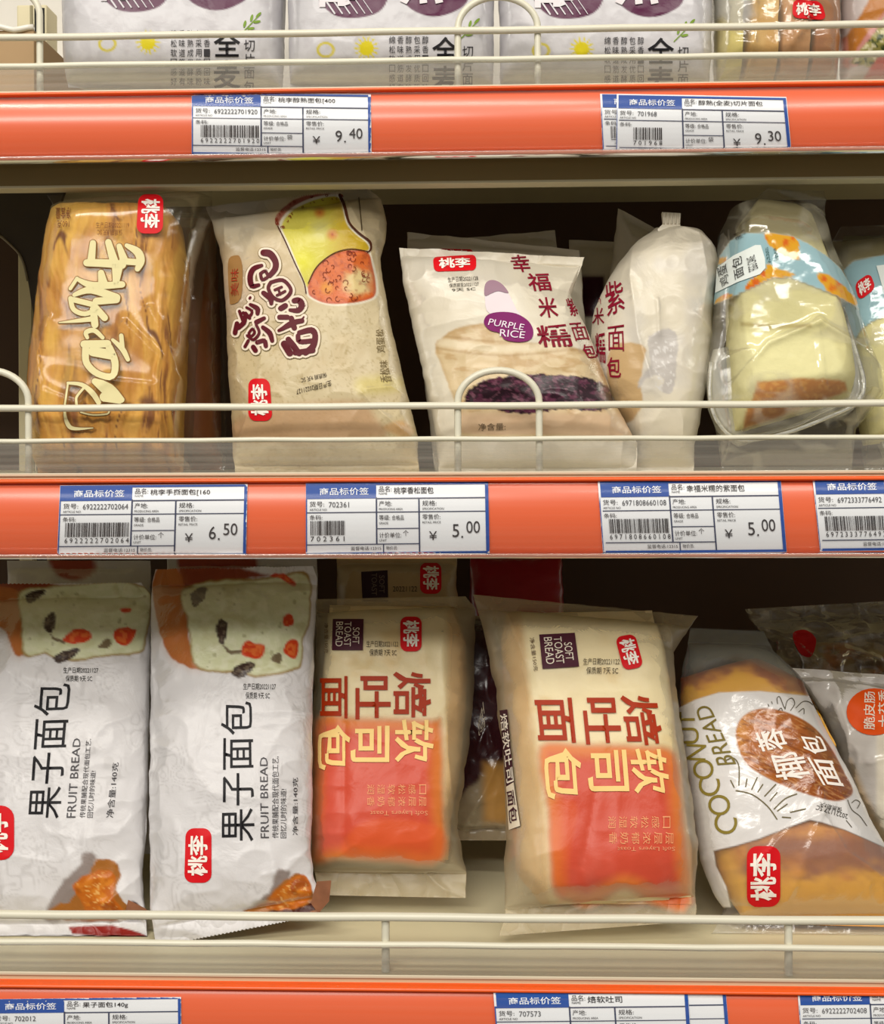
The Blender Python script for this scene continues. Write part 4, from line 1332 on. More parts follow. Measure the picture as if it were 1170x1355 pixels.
B.shell('bread', [(1062, 850), (1062, 950), (1070, 1060)], [(1260, 850), (1262, 950), (1260, 1060)], 0.016, 0.012, crumb(0.6, 0.4, 90), kb, 'a08a5c', 1.0, 40, 60, 3, 2, 5, 2, seal=(0, 0), target=False)
B.shell('wrapper', [(986, 806), (1000, 832), (1020, 850), (1032, 900), (1040, 1000), (1040, 1098)], [(1270, 790), (1275, 840), (1278, 900), (1280, 1000), (1280, 1098)], 0.022, 0.016, film(0.1, 1.8, 0.5, 30), lambda p: p.over(sst(0.5, 0.7, ridge(p.X / 40, p.Y / 22, 6, 3)) * 0.8, 'd8d4cc', 0.5), 'b0a890', 0.2, 120, 120, 2.6, 1.9, 3.4, 1.9, seal=(0.06, 0.05), wrinkle=wr(0.004, 24, 26, 1.2, 0.7),  # pale ridge streaks stand for film reflections, painted into colour and opacity
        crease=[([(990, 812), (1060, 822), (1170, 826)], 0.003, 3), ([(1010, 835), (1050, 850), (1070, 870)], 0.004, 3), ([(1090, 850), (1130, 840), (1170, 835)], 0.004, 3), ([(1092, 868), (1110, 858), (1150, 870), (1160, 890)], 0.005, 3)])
B.put('brand_badge', poly(smooth([(1050, 838), (1066, 834), (1080, 846), (1074, 868), (1060, 866), (1052, 852)])), 'c41a1a')

# ================================================================== packages on the middle shelf
za = Z(0, 230, 3.303)
zb_ = Z(70, 290, 4.673)
M1 = Pack('hand_torn_bread_bag', 'clear bag of golden hand-torn bread with pale brush lettering', 'bread package', 150, Z_MID, 0.036, 11, group='hand-torn bread bags on the middle shelf')


def torn_wr(px, py, U, V, f):
    x = px + (fbm(px / 40, py / 60, 3, 2) - 0.5) * 26
    return 0.0030 * (ridge(x / 13, py / 110, 5, 4) - 0.5) * np.clip(f * 1.5, 0, 1)


def torn_paint(p):
    x = p.X + (fbm(p.X / 40, p.Y / 60, 3, 2) - 0.5) * 26
    st_ = ridge(x / 13, p.Y / 110, 5, 4)
    p.over(sst(0.4, 0.8, st_) * 0.8, 'd8a448')
    p.over(sst(0.36, 0.12, st_), '7a4416')
    p.over(sst(0.52, 0.75, fbm(x / 30, p.Y / 70, 13, 3)) * 0.6, 'dcae48')
    p.over(sst(0.85, 0.97, ridge(x / 17, p.Y / 120, 41, 1)) * sst(0.45, 0.6, fbm(p.X / 20, p.Y / 40, 43, 2)), '6a3810')
    p.over(sst(0.55, 0.75, fbm(x / 22, p.Y / 80, 23, 3)) * 0.5, 'a8661f')


film_l = za([(205, 95), (232, 130), (235, 210), (215, 350), (180, 600), (155, 800), (140, 1000), (140, 1060), (160, 1180), (165, 1312)])
film_r = za([(930, 35), (918, 170), (905, 300), (880, 450), (862, 700), (845, 900), (838, 1060), (835, 1190), (835, 1312)])
M1.shell('wrapper', film_l, film_r, 0.0275, 0.022, film(0.12, 0.4, 0.04, 36), None, 'd8c8a0', 0.05, 90, 150, 6, 2.4, 10, 2.6, seal=(0.055, 0.02), wrinkle=wr(0.0005, 60, 5, 1.6, 0.6),
         crease=[(za([(610, 720), (720, 830), (830, 930)]), 0.003, 4), (za([(715, 660), (780, 800), (830, 930)]), 0.003, 4), (za([(290, 700), (240, 850), (260, 1000)]), 0.003, 6), (za([(280, 1010), (420, 1060), (540, 960), (720, 980)]), 0.002, 5), (za([(780, 90), (880, 100), (930, 45)]), 0.003, 4), (za([(300, 130), (540, 140), (600, 100)]), 0.002, 5)])
M1.shell('bread', za([(262, 165), (240, 220), (214, 400), (184, 620), (160, 820), (148, 1000), (158, 1180), (165, 1310)]), za([(745, 165), (785, 220), (812, 360), (820, 520), (812, 760), (800, 950), (795, 1100), (795, 1310)]), 0.025, 0.02, crumb(0.6, 0.3, 120, 0.25), torn_paint, 'c48a36', 1.0, 120, 190, 8, 2.6, 14, 3.0, seal=(0, 0), wrinkle=torn_wr, target=False, inside=M1.bvh)
brush = [([(250, 150), (238, 270)], [38, 50]), ([(212, 272), (330, 275), (430, 285)], [44, 50, 50]), ([(345, 145), (385, 280)], [40, 56]), ([(412, 170), (440, 250)], [34, 50]), ([(458, 165), (525, 205), (545, 260), (525, 310)], [26, 50, 50, 34]), ([(430, 262), (535, 270)], 40), ([(402, 290), (392, 395)], [70, 40]),
         ([(110, 432), (152, 368)], 22), ([(152, 372), (250, 412), (430, 406)], [22, 44, 40]), ([(300, 335), (312, 400)], [40, 60]), ([(135, 470), (240, 440), (395, 488)], [26, 44, 50]), ([(270, 510), (395, 500)], 44), ([(112, 492), (130, 560), (200, 588), (270, 560)], 30), ([(130, 500), (250, 530)], 34), ([(262, 545), (322, 612)], 42), ([(40, 642), (140, 632), (250, 618)], [6, 22, 34]), ([(252, 560), (262, 655)], 44),
         ([(215, 735), (208, 702), (258, 690), (310, 735)], [22, 30, 30, 24]), ([(195, 775), (340, 772)], 46), ([(205, 800), (210, 890), (280, 958), (370, 972), (386, 885), (350, 795)], [44, 42, 40, 40, 44, 44]), ([(250, 820), (360, 840)], 60), ([(372, 748), (432, 805), (466, 870)], [20, 34, 26]), ([(425, 722), (432, 800)], 28),
         ([(262, 1005), (345, 1055), (425, 1118)], [40, 80, 40]), ([(320, 1100), (415, 1128)], [60, 30]), ([(95, 1015), (180, 1025), (245, 1075), (285, 1135)], [18, 26, 34, 30]), ([(150, 1150), (148, 1105), (190, 1050)], 16), ([(95, 1020), (75, 1180), (95, 1270), (140, 1296), (250, 1292)], [12, 14, 26, 20, 6]), ([(175, 1195), (250, 1212), (335, 1206), (350, 1190)], 10)]
sc = lambda w: [x / 4.673 for x in w] if isinstance(w, (list, tuple)) else w / 4.673
M1.put('lettering_outline', [stroke(zb_(q), sc(w), 1.3) for q, w in brush], '8a6030', 0.0003)
M1.put('brush_lettering', [stroke(zb_(q), sc(w)) for q, w in brush], 'e2d8a4', 0.0006)
M1.logo([za([(715, 92)])[0], za([(712, 262)])[0], za([(596, 262)])[0], za([(606, 90)])[0]], inner=0.74)
M1.put('date_stamp', [T('生产日期20221119', za([(565, 212), (420, 212), (420, 238), (565, 238)])[::-1][2:] + za([(565, 212), (420, 212), (420, 238), (565, 238)])[::-1][:2]), T('保质期 9天 SC', rect(129, 304, 162, 312, 180))], '6a3a1c')
M1.put('net_weight_lettering', [T('净含量', rect(74, 275, 94, 290, 180)), T('160克', rect(76, 292, 92, 302, 180))], '6a3a2c')

B = Pack('hand_torn_bread_bag', 'second hand-torn bread bag in the shade behind the front one', 'bread package', 250, Z_MID, 0.115, 6, group='hand-torn bread bags on the middle shelf')
B.shell('wrapper', [(150, 275), (150, 400), (150, 622)], [(290, 275), (296, 400), (300, 622)], 0.022, 0.02, film(0.12, 1.1, 0.3, 36), None, 'c8b890', 0.06, 50, 80, 4, 2, 6, 2, wrinkle=wr(0.0012, 30, 15))
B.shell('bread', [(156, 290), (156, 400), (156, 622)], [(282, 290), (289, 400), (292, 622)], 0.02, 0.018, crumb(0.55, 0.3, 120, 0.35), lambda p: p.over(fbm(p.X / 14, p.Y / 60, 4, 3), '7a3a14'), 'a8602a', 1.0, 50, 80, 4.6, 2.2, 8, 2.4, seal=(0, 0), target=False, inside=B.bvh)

# ------------------------------------------------------------------ egg and floss bread
zc = Z(260, 230, 3.306)
zd = Z(360, 250, 6.882)
ze = Z(290, 320, 5.643)
M2 = Pack('floss_bread_bag', 'tan bag with a yellow bread slice picture and maroon lettering', 'bread package', 415, Z_MID, 0.034, 13)
slice_ = smooth(zd([(88, 335), (170, 212), (300, 135), (450, 84), (600, 76), (640, 180), (680, 320), (760, 412), (858, 490), (872, 560), (700, 570), (560, 620), (470, 680), (400, 760), (330, 880), (305, 870), (230, 680), (150, 490)]), 4)
whole_ = smooth(zd([(60, 335), (150, 195), (290, 110), (450, 62), (622, 52), (665, 180), (705, 310), (785, 392), (892, 480), (898, 570), (935, 700), (965, 850), (962, 975), (870, 1030), (700, 1062), (500, 1058), (350, 1000), (305, 940), (295, 890), (205, 690), (125, 500)]), 4)
crust_ = smooth(zd([(30, 300), (55, 222), (190, 105), (350, 58), (600, 44), (606, 76), (450, 86), (300, 137), (172, 215), (92, 335)]), 4)
floss_ = smooth(zd([(335, 850), (395, 730), (480, 645), (580, 585), (720, 555), (870, 578), (912, 700), (942, 850), (938, 965), (860, 1012), (700, 1040), (500, 1042), (360, 985), (330, 930)]), 4)


def floss(p):
    p.over(sst(0.4, 0.7, fbm(p.X / 50, p.Y / 60, 3, 3)) * 0.5, 'c8b080')
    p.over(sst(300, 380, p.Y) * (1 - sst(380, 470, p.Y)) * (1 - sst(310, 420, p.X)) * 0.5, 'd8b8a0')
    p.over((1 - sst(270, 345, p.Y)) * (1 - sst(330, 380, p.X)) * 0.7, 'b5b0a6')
    sp_ = sst(0.66, 0.74, fbm(p.X / 3.2, p.Y / 3.2, 5, 2)) * sst(390, 420, p.Y)
    p.over(sp_ * 0.35, 'a08a50')
    p.poly(zc([(640, 85), (745, 65), (830, 210), (800, 350), (760, 330), (740, 270), (660, 200)]), 'a89c80', 4, k=0.6)
    p.poly(smooth(zc([(170, 1080), (300, 1030), (520, 1000), (720, 1000), (780, 1060), (790, 1160), (170, 1165)])), 'c29a74', 8, k=0.8)
    p.poly(smooth(zc([(700, 900), (800, 880), (900, 900), (880, 950), (720, 960)])), 'd8c878', 8, k=0.7)
    p.poly(smooth(zc([(820, 1110), (900, 1080), (950, 1130), (900, 1150)])), 'd8a870', 4, k=0.7)
    p.poly(crust_, 'a8604c', 1.0, wob=1)
    p.poly(whole_, 'efe6d0', 1.0)
    sd = sdpoly(p.X, p.Y, slice_)
    m = 1 - sst(-1, 1, sd)
    p.over(m, 'd8cf4a')
    p.over(m * sst(420, 462, p.X) * 0.8, 'c8a018')
    p.over(m * (1 - sst(0, 26, np.hypot(p.X - 400, p.Y - 345))) * 0.9, 'e4e020')
    p.over(m * (1 - sst(0, 22, np.hypot(p.X - 425, p.Y - 305))) * 0.5, 'd8d49a')
    for cx, cy in zd([(435, 215), (550, 415)]):
        p.over(m * (1 - sst(2, 11, np.hypot(p.X - cx, p.Y - cy))) * 0.9, 'd07a1c')
        p.over(m * (1 - sst(0, 3.0, np.hypot((p.X - cx) * 1.5, p.Y - cy))), 'b03a14')
    sd = sdpoly(p.X, p.Y, floss_)
    m = 1 - sst(-1, 1, sd)
    p.over(m, 'dd6f30')
    cx, cy = zd([(780, 850)])[0]
    rr = np.hypot((p.X - cx) / 1.2, p.Y - cy)
    p.over(m * (1 - sst(8, 24, rr + (fbm(p.X / 8, p.Y / 8, 7) - 0.5) * 16)), 'e0c88c')
    cx, cy = zd([(500, 900)])[0]
    p.over(m * (1 - sst(2, 13, np.hypot(p.X - cx, p.Y - cy))) * 0.9, 'e89a2c')
    p.over(m * sst(-5, -1, sd) * 0.7, 'c2512e')
    p.over(m * sst(0.55, 0.75, fbm(p.X / 4, p.Y / 4, 17, 2)) * 0.45, '9c3c1c')


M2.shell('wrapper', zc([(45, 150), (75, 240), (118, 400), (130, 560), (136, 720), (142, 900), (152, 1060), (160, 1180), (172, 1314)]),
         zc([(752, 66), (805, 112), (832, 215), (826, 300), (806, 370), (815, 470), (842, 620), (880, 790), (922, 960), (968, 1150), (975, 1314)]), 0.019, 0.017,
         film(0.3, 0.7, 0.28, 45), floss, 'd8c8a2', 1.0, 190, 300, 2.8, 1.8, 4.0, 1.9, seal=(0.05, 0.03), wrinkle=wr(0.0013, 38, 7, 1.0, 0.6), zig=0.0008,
         crease=[(zc([(740, 1000), (800, 1060), (900, 1140)]), 0.002, 5), (zc([(130, 150), (135, 330)]), 0.0014, 6), (zc([(760, 980), (860, 960), (925, 985)]), 0.0015, 5), (zc([(240, 1090), (200, 1170)]), 0.001, 3), (zc([(640, 90), (760, 330), (800, 360)]), 0.0012, 5)])
rg = random.Random(3)
curl = []
for k in range(46):
    x, y = rg.uniform(408, 496), rg.uniform(332, 400)
    if sdpoly(np.array([x]), np.array([y]), floss_)[0] > -3:
        continue
    r, a0 = rg.uniform(1.6, 3.6), rg.uniform(0, 6.28)
    curl.append(stroke([(x + r * math.cos(a0 + t * 0.8), y + r * math.sin(a0 + t * 0.8)) for t in range(6)], 0.8, sm=0))
for k in range(40):
    i = rg.randrange(len(crust_))
    x, y = crust_[i]
    if y > 330:
        continue
    r, a0 = rg.uniform(0.8, 2.0), rg.uniform(0, 6.28)
    curl.append(stroke([(x + 2 + r * math.cos(a0 + t), y + 2 + r * math.sin(a0 + t)) for t in range(5)], 0.7, sm=0))
M2.put('floss_curls', curl, '7e2a18', 0.0004)
M2.put('slice_outline', [stroke(zd([(620, 58), (662, 160), (700, 305), (780, 396), (886, 480), (898, 545), (868, 580)]), [4, 4, 3, 3, 3, 2.5, 1.5]), stroke(zd([(55, 345), (130, 500), (215, 690), (290, 850), (310, 950)]), 1.6), stroke(zd([(330, 860), (390, 735), (470, 650), (580, 580), (720, 548), (870, 570)]), 1.2)], '4a2414', 0.0004)
title = [([(335, 85), (385, 95), (422, 150), (420, 205), (380, 255)], [46, 52, 46, 44, 36]), ([(320, 180), (262, 205), (236, 262), (250, 330), (300, 325)], [26, 38, 40, 40, 26]), ([(312, 240), (345, 222), (366, 262), (325, 285), (312, 240)], 24),
         ([(388, 305), (475, 288), (532, 345), (528, 392), (468, 440), (405, 415), (370, 350), (388, 305)], 27), ([(418, 362), (468, 340)], 20), ([(434, 402), (494, 372)], 20), ([(442, 350), (458, 395)], 18), ([(335, 385), (385, 425), (392, 462)], [36, 42, 30]),
         ([(562, 442), (598, 440), (620, 480), (590, 515), (530, 512)], [40, 46, 46, 40, 24]), ([(462, 500), (495, 480)], 42), ([(455, 566), (512, 566)], 38), ([(450, 664), (525, 622), (570, 602), (622, 592)], [22, 44, 40, 36]), ([(540, 575), (562, 645)], 42), ([(606, 600), (636, 562)], [22, 10]),
         ([(490, 765), (530, 832)], 52), ([(520, 732), (598, 835)], 44), ([(600, 682), (688, 662), (718, 700), (702, 782), (645, 830)], [36, 44, 44, 48, 44]), ([(590, 705), (602, 748), (690, 742)], 36), ([(572, 830), (700, 812)], 42),
         ([(125, 682), (140, 612)], 34), ([(150, 642), (190, 604), (198, 562)], 34), ([(158, 520), (182, 588)], 24), ([(186, 532), (232, 572)], 24), ([(210, 492), (250, 520), (232, 560), (204, 532)], 20), ([(238, 470), (288, 500), (290, 538)], [24, 38, 30]), ([(232, 426), (238, 418)], 18),
         ([(282, 602), (340, 572)], [36, 26]), ([(226, 684), (252, 652), (270, 680), (242, 708), (226, 684)], 20), ([(280, 622), (302, 680), (262, 732), (215, 702)], 22), ([(330, 640), (380, 682), (400, 740)], [30, 40, 32]), ([(290, 752), (340, 740), (352, 780)], 34), ([(198, 784), (222, 740)], 24), ([(260, 788), (276, 812)], 38)]
s5 = lambda w: [x / 5.643 for x in w] if isinstance(w, (list, tuple)) else w / 5.643
M2.put('lettering_olive_line', [stroke(ze(q), s5(w), 4.0) for q, w in title], '8c7a50', 0.00025)  # olive line printed all round the title strokes
M2.put('lettering_outline', [stroke(ze(q), s5(w), 3.0) for q, w in title], 'ecdcc8', 0.00045)
M2.put('title_lettering', [stroke(ze(q), s5(w)) for q, w in title], '5c1420', 0.0007)
tg = M2.put('brown_tag', poly(smooth(ze([(75, 130), (130, 102), (160, 120), (178, 220), (165, 420), (92, 468), (80, 420), (70, 260)]), 3)), '9c7444', 0.0003)
M2.put('lettering', [T('美味', [ze([(92, 410)])[0], ze([(92, 200)])[0], ze([(150, 200)])[0], ze([(150, 400)])[0]])], 'a03820', 0.0006, tg)
M2.logo([(329, 557), (329, 501), (357, 501), (361, 557)], inner=0.74, text='桃李')
M2.put('date_stamp', [T('生产日期20221127', [(439, 511), (393, 523), (392, 515), (438, 503)]), T('保质期 9天 SC', [(433, 499), (399, 507), (398, 500), (432, 493)])], '3c3024')
M2.put('side_lettering', [T('鸡蛋松', [(498, 467), (497, 436), (507, 436), (511, 466)]), T('香松味', [(503, 506), (502, 477), (512, 477), (519, 506)])], '7a6a48')
M2.put('seal_marks', [stroke([(475, 262), (477, 285), (479, 305)], 1.4)], '4a3c28')

# ------------------------------------------------------------------ purple rice bread
zf = Z(510, 260, 3.343)
zg = Z(750, 230, 2.786)
CREAM, WINE = 'e8dfca', '84102a'


def rice_bag(name, label, cx, Yb, lean, left, right, tf, paint=None, seed=3, nu=60, nv=90, **k):
    P_ = Pack(name, label, 'bread package', cx, Z_MID, Yb, lean, group='purple rice bread bags on the middle shelf')
    P_.shell('wrapper', left, right, tf, tf * 0.8, film(0.28, 0.8, 0.25, 45), paint, CREAM, 1.0, nu, nv, 2.6, 1.8, 3.2, 1.8, wrinkle=wr(0.0014, 38, seed, 1.0, 0.6), **k)
    return P_


bread_ = smooth(zf([(222, 655), (300, 592), (420, 562), (520, 590), (580, 640), (720, 650), (880, 680), (950, 740), (1000, 870), (1060, 960), (1130, 1060), (700, 1056), (345, 1050), (332, 965), (290, 860), (245, 740)]), 4)
rice_ = smooth(zf([(345, 905), (395, 835), (490, 800), (660, 786), (850, 796), (960, 826), (1010, 890), (990, 935), (900, 952), (780, 940), (600, 962), (430, 930)]), 4)


def rice(p):
    p.over(sst(0.4, 0.7, fbm(p.X / 60, p.Y / 60, 3, 3)) * 0.3, 'f0ece2')
    p.poly(bread_, 'c8a878', 2.0, wob=2)
    p.poly([(x + (670 - x) * 0.03, y + 4) for x, y in bread_], 'ddc69c', 4, wob=3)
    sd = sdpoly(p.X, p.Y, bread_)
    m = 1 - sst(-3, 1, sd)
    p.over(m * sst(0.5, 0.7, fbm(p.X / 18, p.Y / 8, 6, 3)) * 0.6, 'c09a64')
    l1 = np.abs(p.Y - (455 + 6 * np.sin((p.X - 590) / 45.0) + (p.X - 660) * 0.02))
    p.over(m * (1 - sst(2, 8, l1)) * 0.7, 'eee0c0')
    p.over(m * (1 - sst(0, 3, np.abs(l1 - 9))) * 0.45, 'a88450')
    p.over(m * sst(540, 552, p.Y) * 0.8, 'd8b898')
    sd = sdpoly(p.X + (fbm(p.X / 5, p.Y / 5, 2) - 0.5) * 8, p.Y + (fbm(p.X / 5, p.Y / 5, 12) - 0.5) * 6, rice_)
    m = 1 - sst(-1.5, 1, sd)
    p.over(m, '2c1420')
    p.over(m * sst(0.5, 0.68, fbm(p.X / 6, p.Y / 5, 4, 3)), '5e2c44')
    p.over(m * sst(0.62, 0.76, fbm(p.X / 4, p.Y / 3.5, 24, 2)) * 0.6, '8c5a6c')


rice_bag('purple_rice_bread_bag', 'second purple rice bag showing its top just behind the front one', 660, 0.082, 9, [(538, 308), (545, 380), (560, 500), (575, 624)], [(768, 332), (772, 400), (785, 500), (800, 624)], 0.016, None, 5, crease=[(zf([(90, 190), (220, 210), (420, 190), (740, 220)]), 0.002, 5)]).logo(zf([(240, 232), (386, 236), (390, 275), (236, 270)]), inner=0.7)
rice_bag('purple_rice_bread_bag', 'third purple rice bag at the back with a folded top seal', 680, 0.135, 5, [(610, 316), (612, 400), (615, 622)], [(735, 305), (745, 400), (745, 622)], 0.014, None, 6)
M3 = rice_bag('purple_rice_bread_bag', 'front purple rice bread bag with the plum oval on its cream face', 680, 0.034, 14,
              zf([(60, 228), (84, 420), (130, 600), (178, 830), (206, 960), (226, 1080), (236, 1232)]),
              zf([(878, 272), (850, 360), (818, 440), (850, 510), (905, 620), (962, 760), (1004, 890), (1062, 1000), (1112, 1090), (1112, 1232)]), 0.019, rice, 3, 170, 240,
              crease=[(zf([(870, 280), (810, 430), (790, 520)]), 0.002, 6), (zf([(90, 480), (200, 900)]), 0.001, 6)], seal=(0.04, 0.03))
M3.logo(zf([(210, 268), (402, 258), (402, 328), (216, 334)]), inner=(0.74, 0.66))
M3.put('date_stamp', [T('生产日期20221128', zf([(275, 358), (408, 350), (412, 372), (278, 380)])), T('保质期至20221127', zf([(282, 386), (412, 378), (414, 396), (284, 404)])), T('9天 SC', zf([(294, 408), (398, 402), (400, 416), (296, 422)]))], '4a443c')
gr = M3.put('rice_grain_drawing', poly(smooth(zf([(440, 440), (442, 390), (470, 372), (510, 385), (545, 430), (580, 500), (592, 530), (462, 520)]), 4)), 'e6dadf', 0.0003)
M3.put('grain_tip', poly(smooth(zf([(440, 440), (442, 390), (470, 372), (510, 385), (545, 428), (500, 420), (470, 430)]), 4)), '9c7c8c', 0.0005, gr)
ov = M3.put('plum_oval', poly(smooth(zf([(436, 560), (452, 525), (510, 512), (580, 520), (635, 555), (655, 600), (640, 635), (590, 645), (530, 635), (505, 605), (462, 592)]), 4)), '7c0c62', 0.0005)
M3.put('lettering', [T('PURPLE', zf([(462, 542), (616, 568), (608, 594), (454, 570)])), T('RICE', zf([(508, 588), (620, 600), (614, 630), (506, 620)]))], 'f0e2ee', 0.0008, ov)
M3.put('title_lettering', [T('幸', zf([(545, 262), (628, 255), (648, 335), (570, 335)]), 0.012), T('福', zf([(620, 342), (720, 338), (738, 418), (640, 420)]), 0.012), T('米', zf([(668, 448), (752, 445), (768, 536), (684, 536)]), 0.014), T('糯', zf([(664, 574), (800, 560), (834, 664), (680, 668)]), 0.012),
                           T('紫', zf([(792, 450), (840, 455), (862, 530), (820, 530)]), 0.012), T('面', zf([(812, 562), (880, 556), (906, 635), (838, 640)]), 0.0), T('包', zf([(862, 656), (915, 652), (940, 712), (888, 718)]), 0.012)], WINE)
M3.put('net_weight_lettering', T('净含量:', zf([(412, 1004), (532, 1002), (532, 1034), (412, 1036)])), '6c5c48')

rice_bag('purple_rice_bread_bag', 'dark purple rice bag deep in the gap beside the side-turned one', 790, 0.15, 5, [(752, 318), (755, 420), (760, 622)], [(850, 322), (852, 420), (855, 622)], 0.014, lambda p: p.poly([(752, 365), (800, 365), (800, 420), (752, 420)], '4a1c2c', 3), 8)
rice_bag('purple_rice_bread_bag', 'purple rice bag with a pointed corner, behind the side-turned one', 860, 0.1, 8, [(818, 276), (812, 330), (800, 420), (805, 624)], [(905, 322), (920, 400), (918, 500), (915, 624)], 0.013, None, 9, crease=[([(822, 285), (835, 320), (860, 325)], 0.002, 4)])


def side(p):
    p.over(sst(0.35, 0.7, fbm(p.X / 40, p.Y / 50, 3, 3)) * 0.5, 'd0ccc8')
    p.poly(smooth(zg([(160, 640), (230, 622), (288, 640), (282, 700), (270, 780), (280, 840), (250, 900), (215, 915), (180, 850), (150, 760)]), 4), 'cfae7e', 2, wob=2)
    p.poly(smooth(zg([(300, 600), (400, 580), (405, 700), (395, 800), (350, 800), (360, 760), (320, 740), (260, 790), (280, 740), (310, 700)]), 4), 'c6c0ba', 1.5, wob=3)
    sp_ = sst(0.62, 0.7, fbm(p.X / 4, p.Y / 4, 5, 2)) * (1 - sst(-4, 4, sdpoly(p.X, p.Y, zg([(310, 620), (400, 600), (400, 800), (330, 800)]))))
    p.over(sp_, 'e0dcd8')


M4 = rice_bag('purple_rice_bread_bag', 'purple rice bag turned sideways with a white pinched top seal', 865, 0.05, 12,
              zg([(325, 205), (250, 260), (188, 335), (140, 420), (100, 500), (88, 620), (100, 740), (150, 860), (205, 930), (240, 1000), (250, 1108)]),
              zg([(405, 205), (500, 225), (548, 290), (558, 350), (545, 440), (532, 600), (515, 760), (492, 900), (472, 1000), (468, 1108)]), 0.024, side, 12, 140, 190,
              crease=[(zg([(330, 205), (480, 260), (545, 330)]), 0.003, 6), (zg([(235, 280), (215, 420), (240, 640), (290, 800)]), 0.003, 8), (zg([(450, 560), (520, 600)]), 0.002, 5), (zg([(470, 260), (500, 420), (480, 560)]), 0.0016, 7), (zg([(310, 520), (318, 640)]), 0.002, 4)], seal=(0.02, 0.03))
# pinched crimped seal at its top
sv = zg([(338, 178), (405, 182), (404, 228), (330, 262), (322, 240), (342, 220)])
A = [M4.on(x, y) + M4.n * 0.014 for x, y in sv]
V = [a[:] for a in A] + [(a - M4.n * 0.003)[:] for a in A]
k = len(A)
Fc = [tuple(range(k)), tuple(range(2 * k - 1, k - 1, -1))] + [(i, (i + 1) % k, k + (i + 1) % k, k + i) for i in range(k)]
sl = add('pinched_seal', V, Fc, mat('cream_seal_film', CREAM, 0.3), M4.root, shade=False)
for j in range(5):
    a, b = zg([(346 + j * 14, 184), (344 + j * 14, 222)])
    V, Fc = tube([(M4.on(*a) + M4.n * 0.0142)[:], (M4.on(*b) + M4.n * 0.0142)[:]], 0.0006, 6)
    add('crimp', V, Fc, mat('cream_seal_film', CREAM, 0.3), sl)
M4.put('title_lettering', [T('紫', zg([(140, 402), (205, 392), (218, 500), (150, 530)]), 0.006), T('面', zg([(152, 565), (212, 556), (216, 654), (152, 652)]), 0.0), T('包', zg([(150, 678), (198, 672), (202, 752), (150, 750)]), 0.012),
                           T('福', zg([(96, 412), (124, 404), (128, 480), (98, 482)]), 0.0), T('米', zg([(90, 498), (138, 490), (140, 556), (96, 556)]), 0.006), T('糯', zg([(106, 590), (142, 580), (146, 700), (110, 690)]), 0.012)], WINE)

# ------------------------------------------------------------------ tray cakes
zh = Z(930, 240, 4.875)


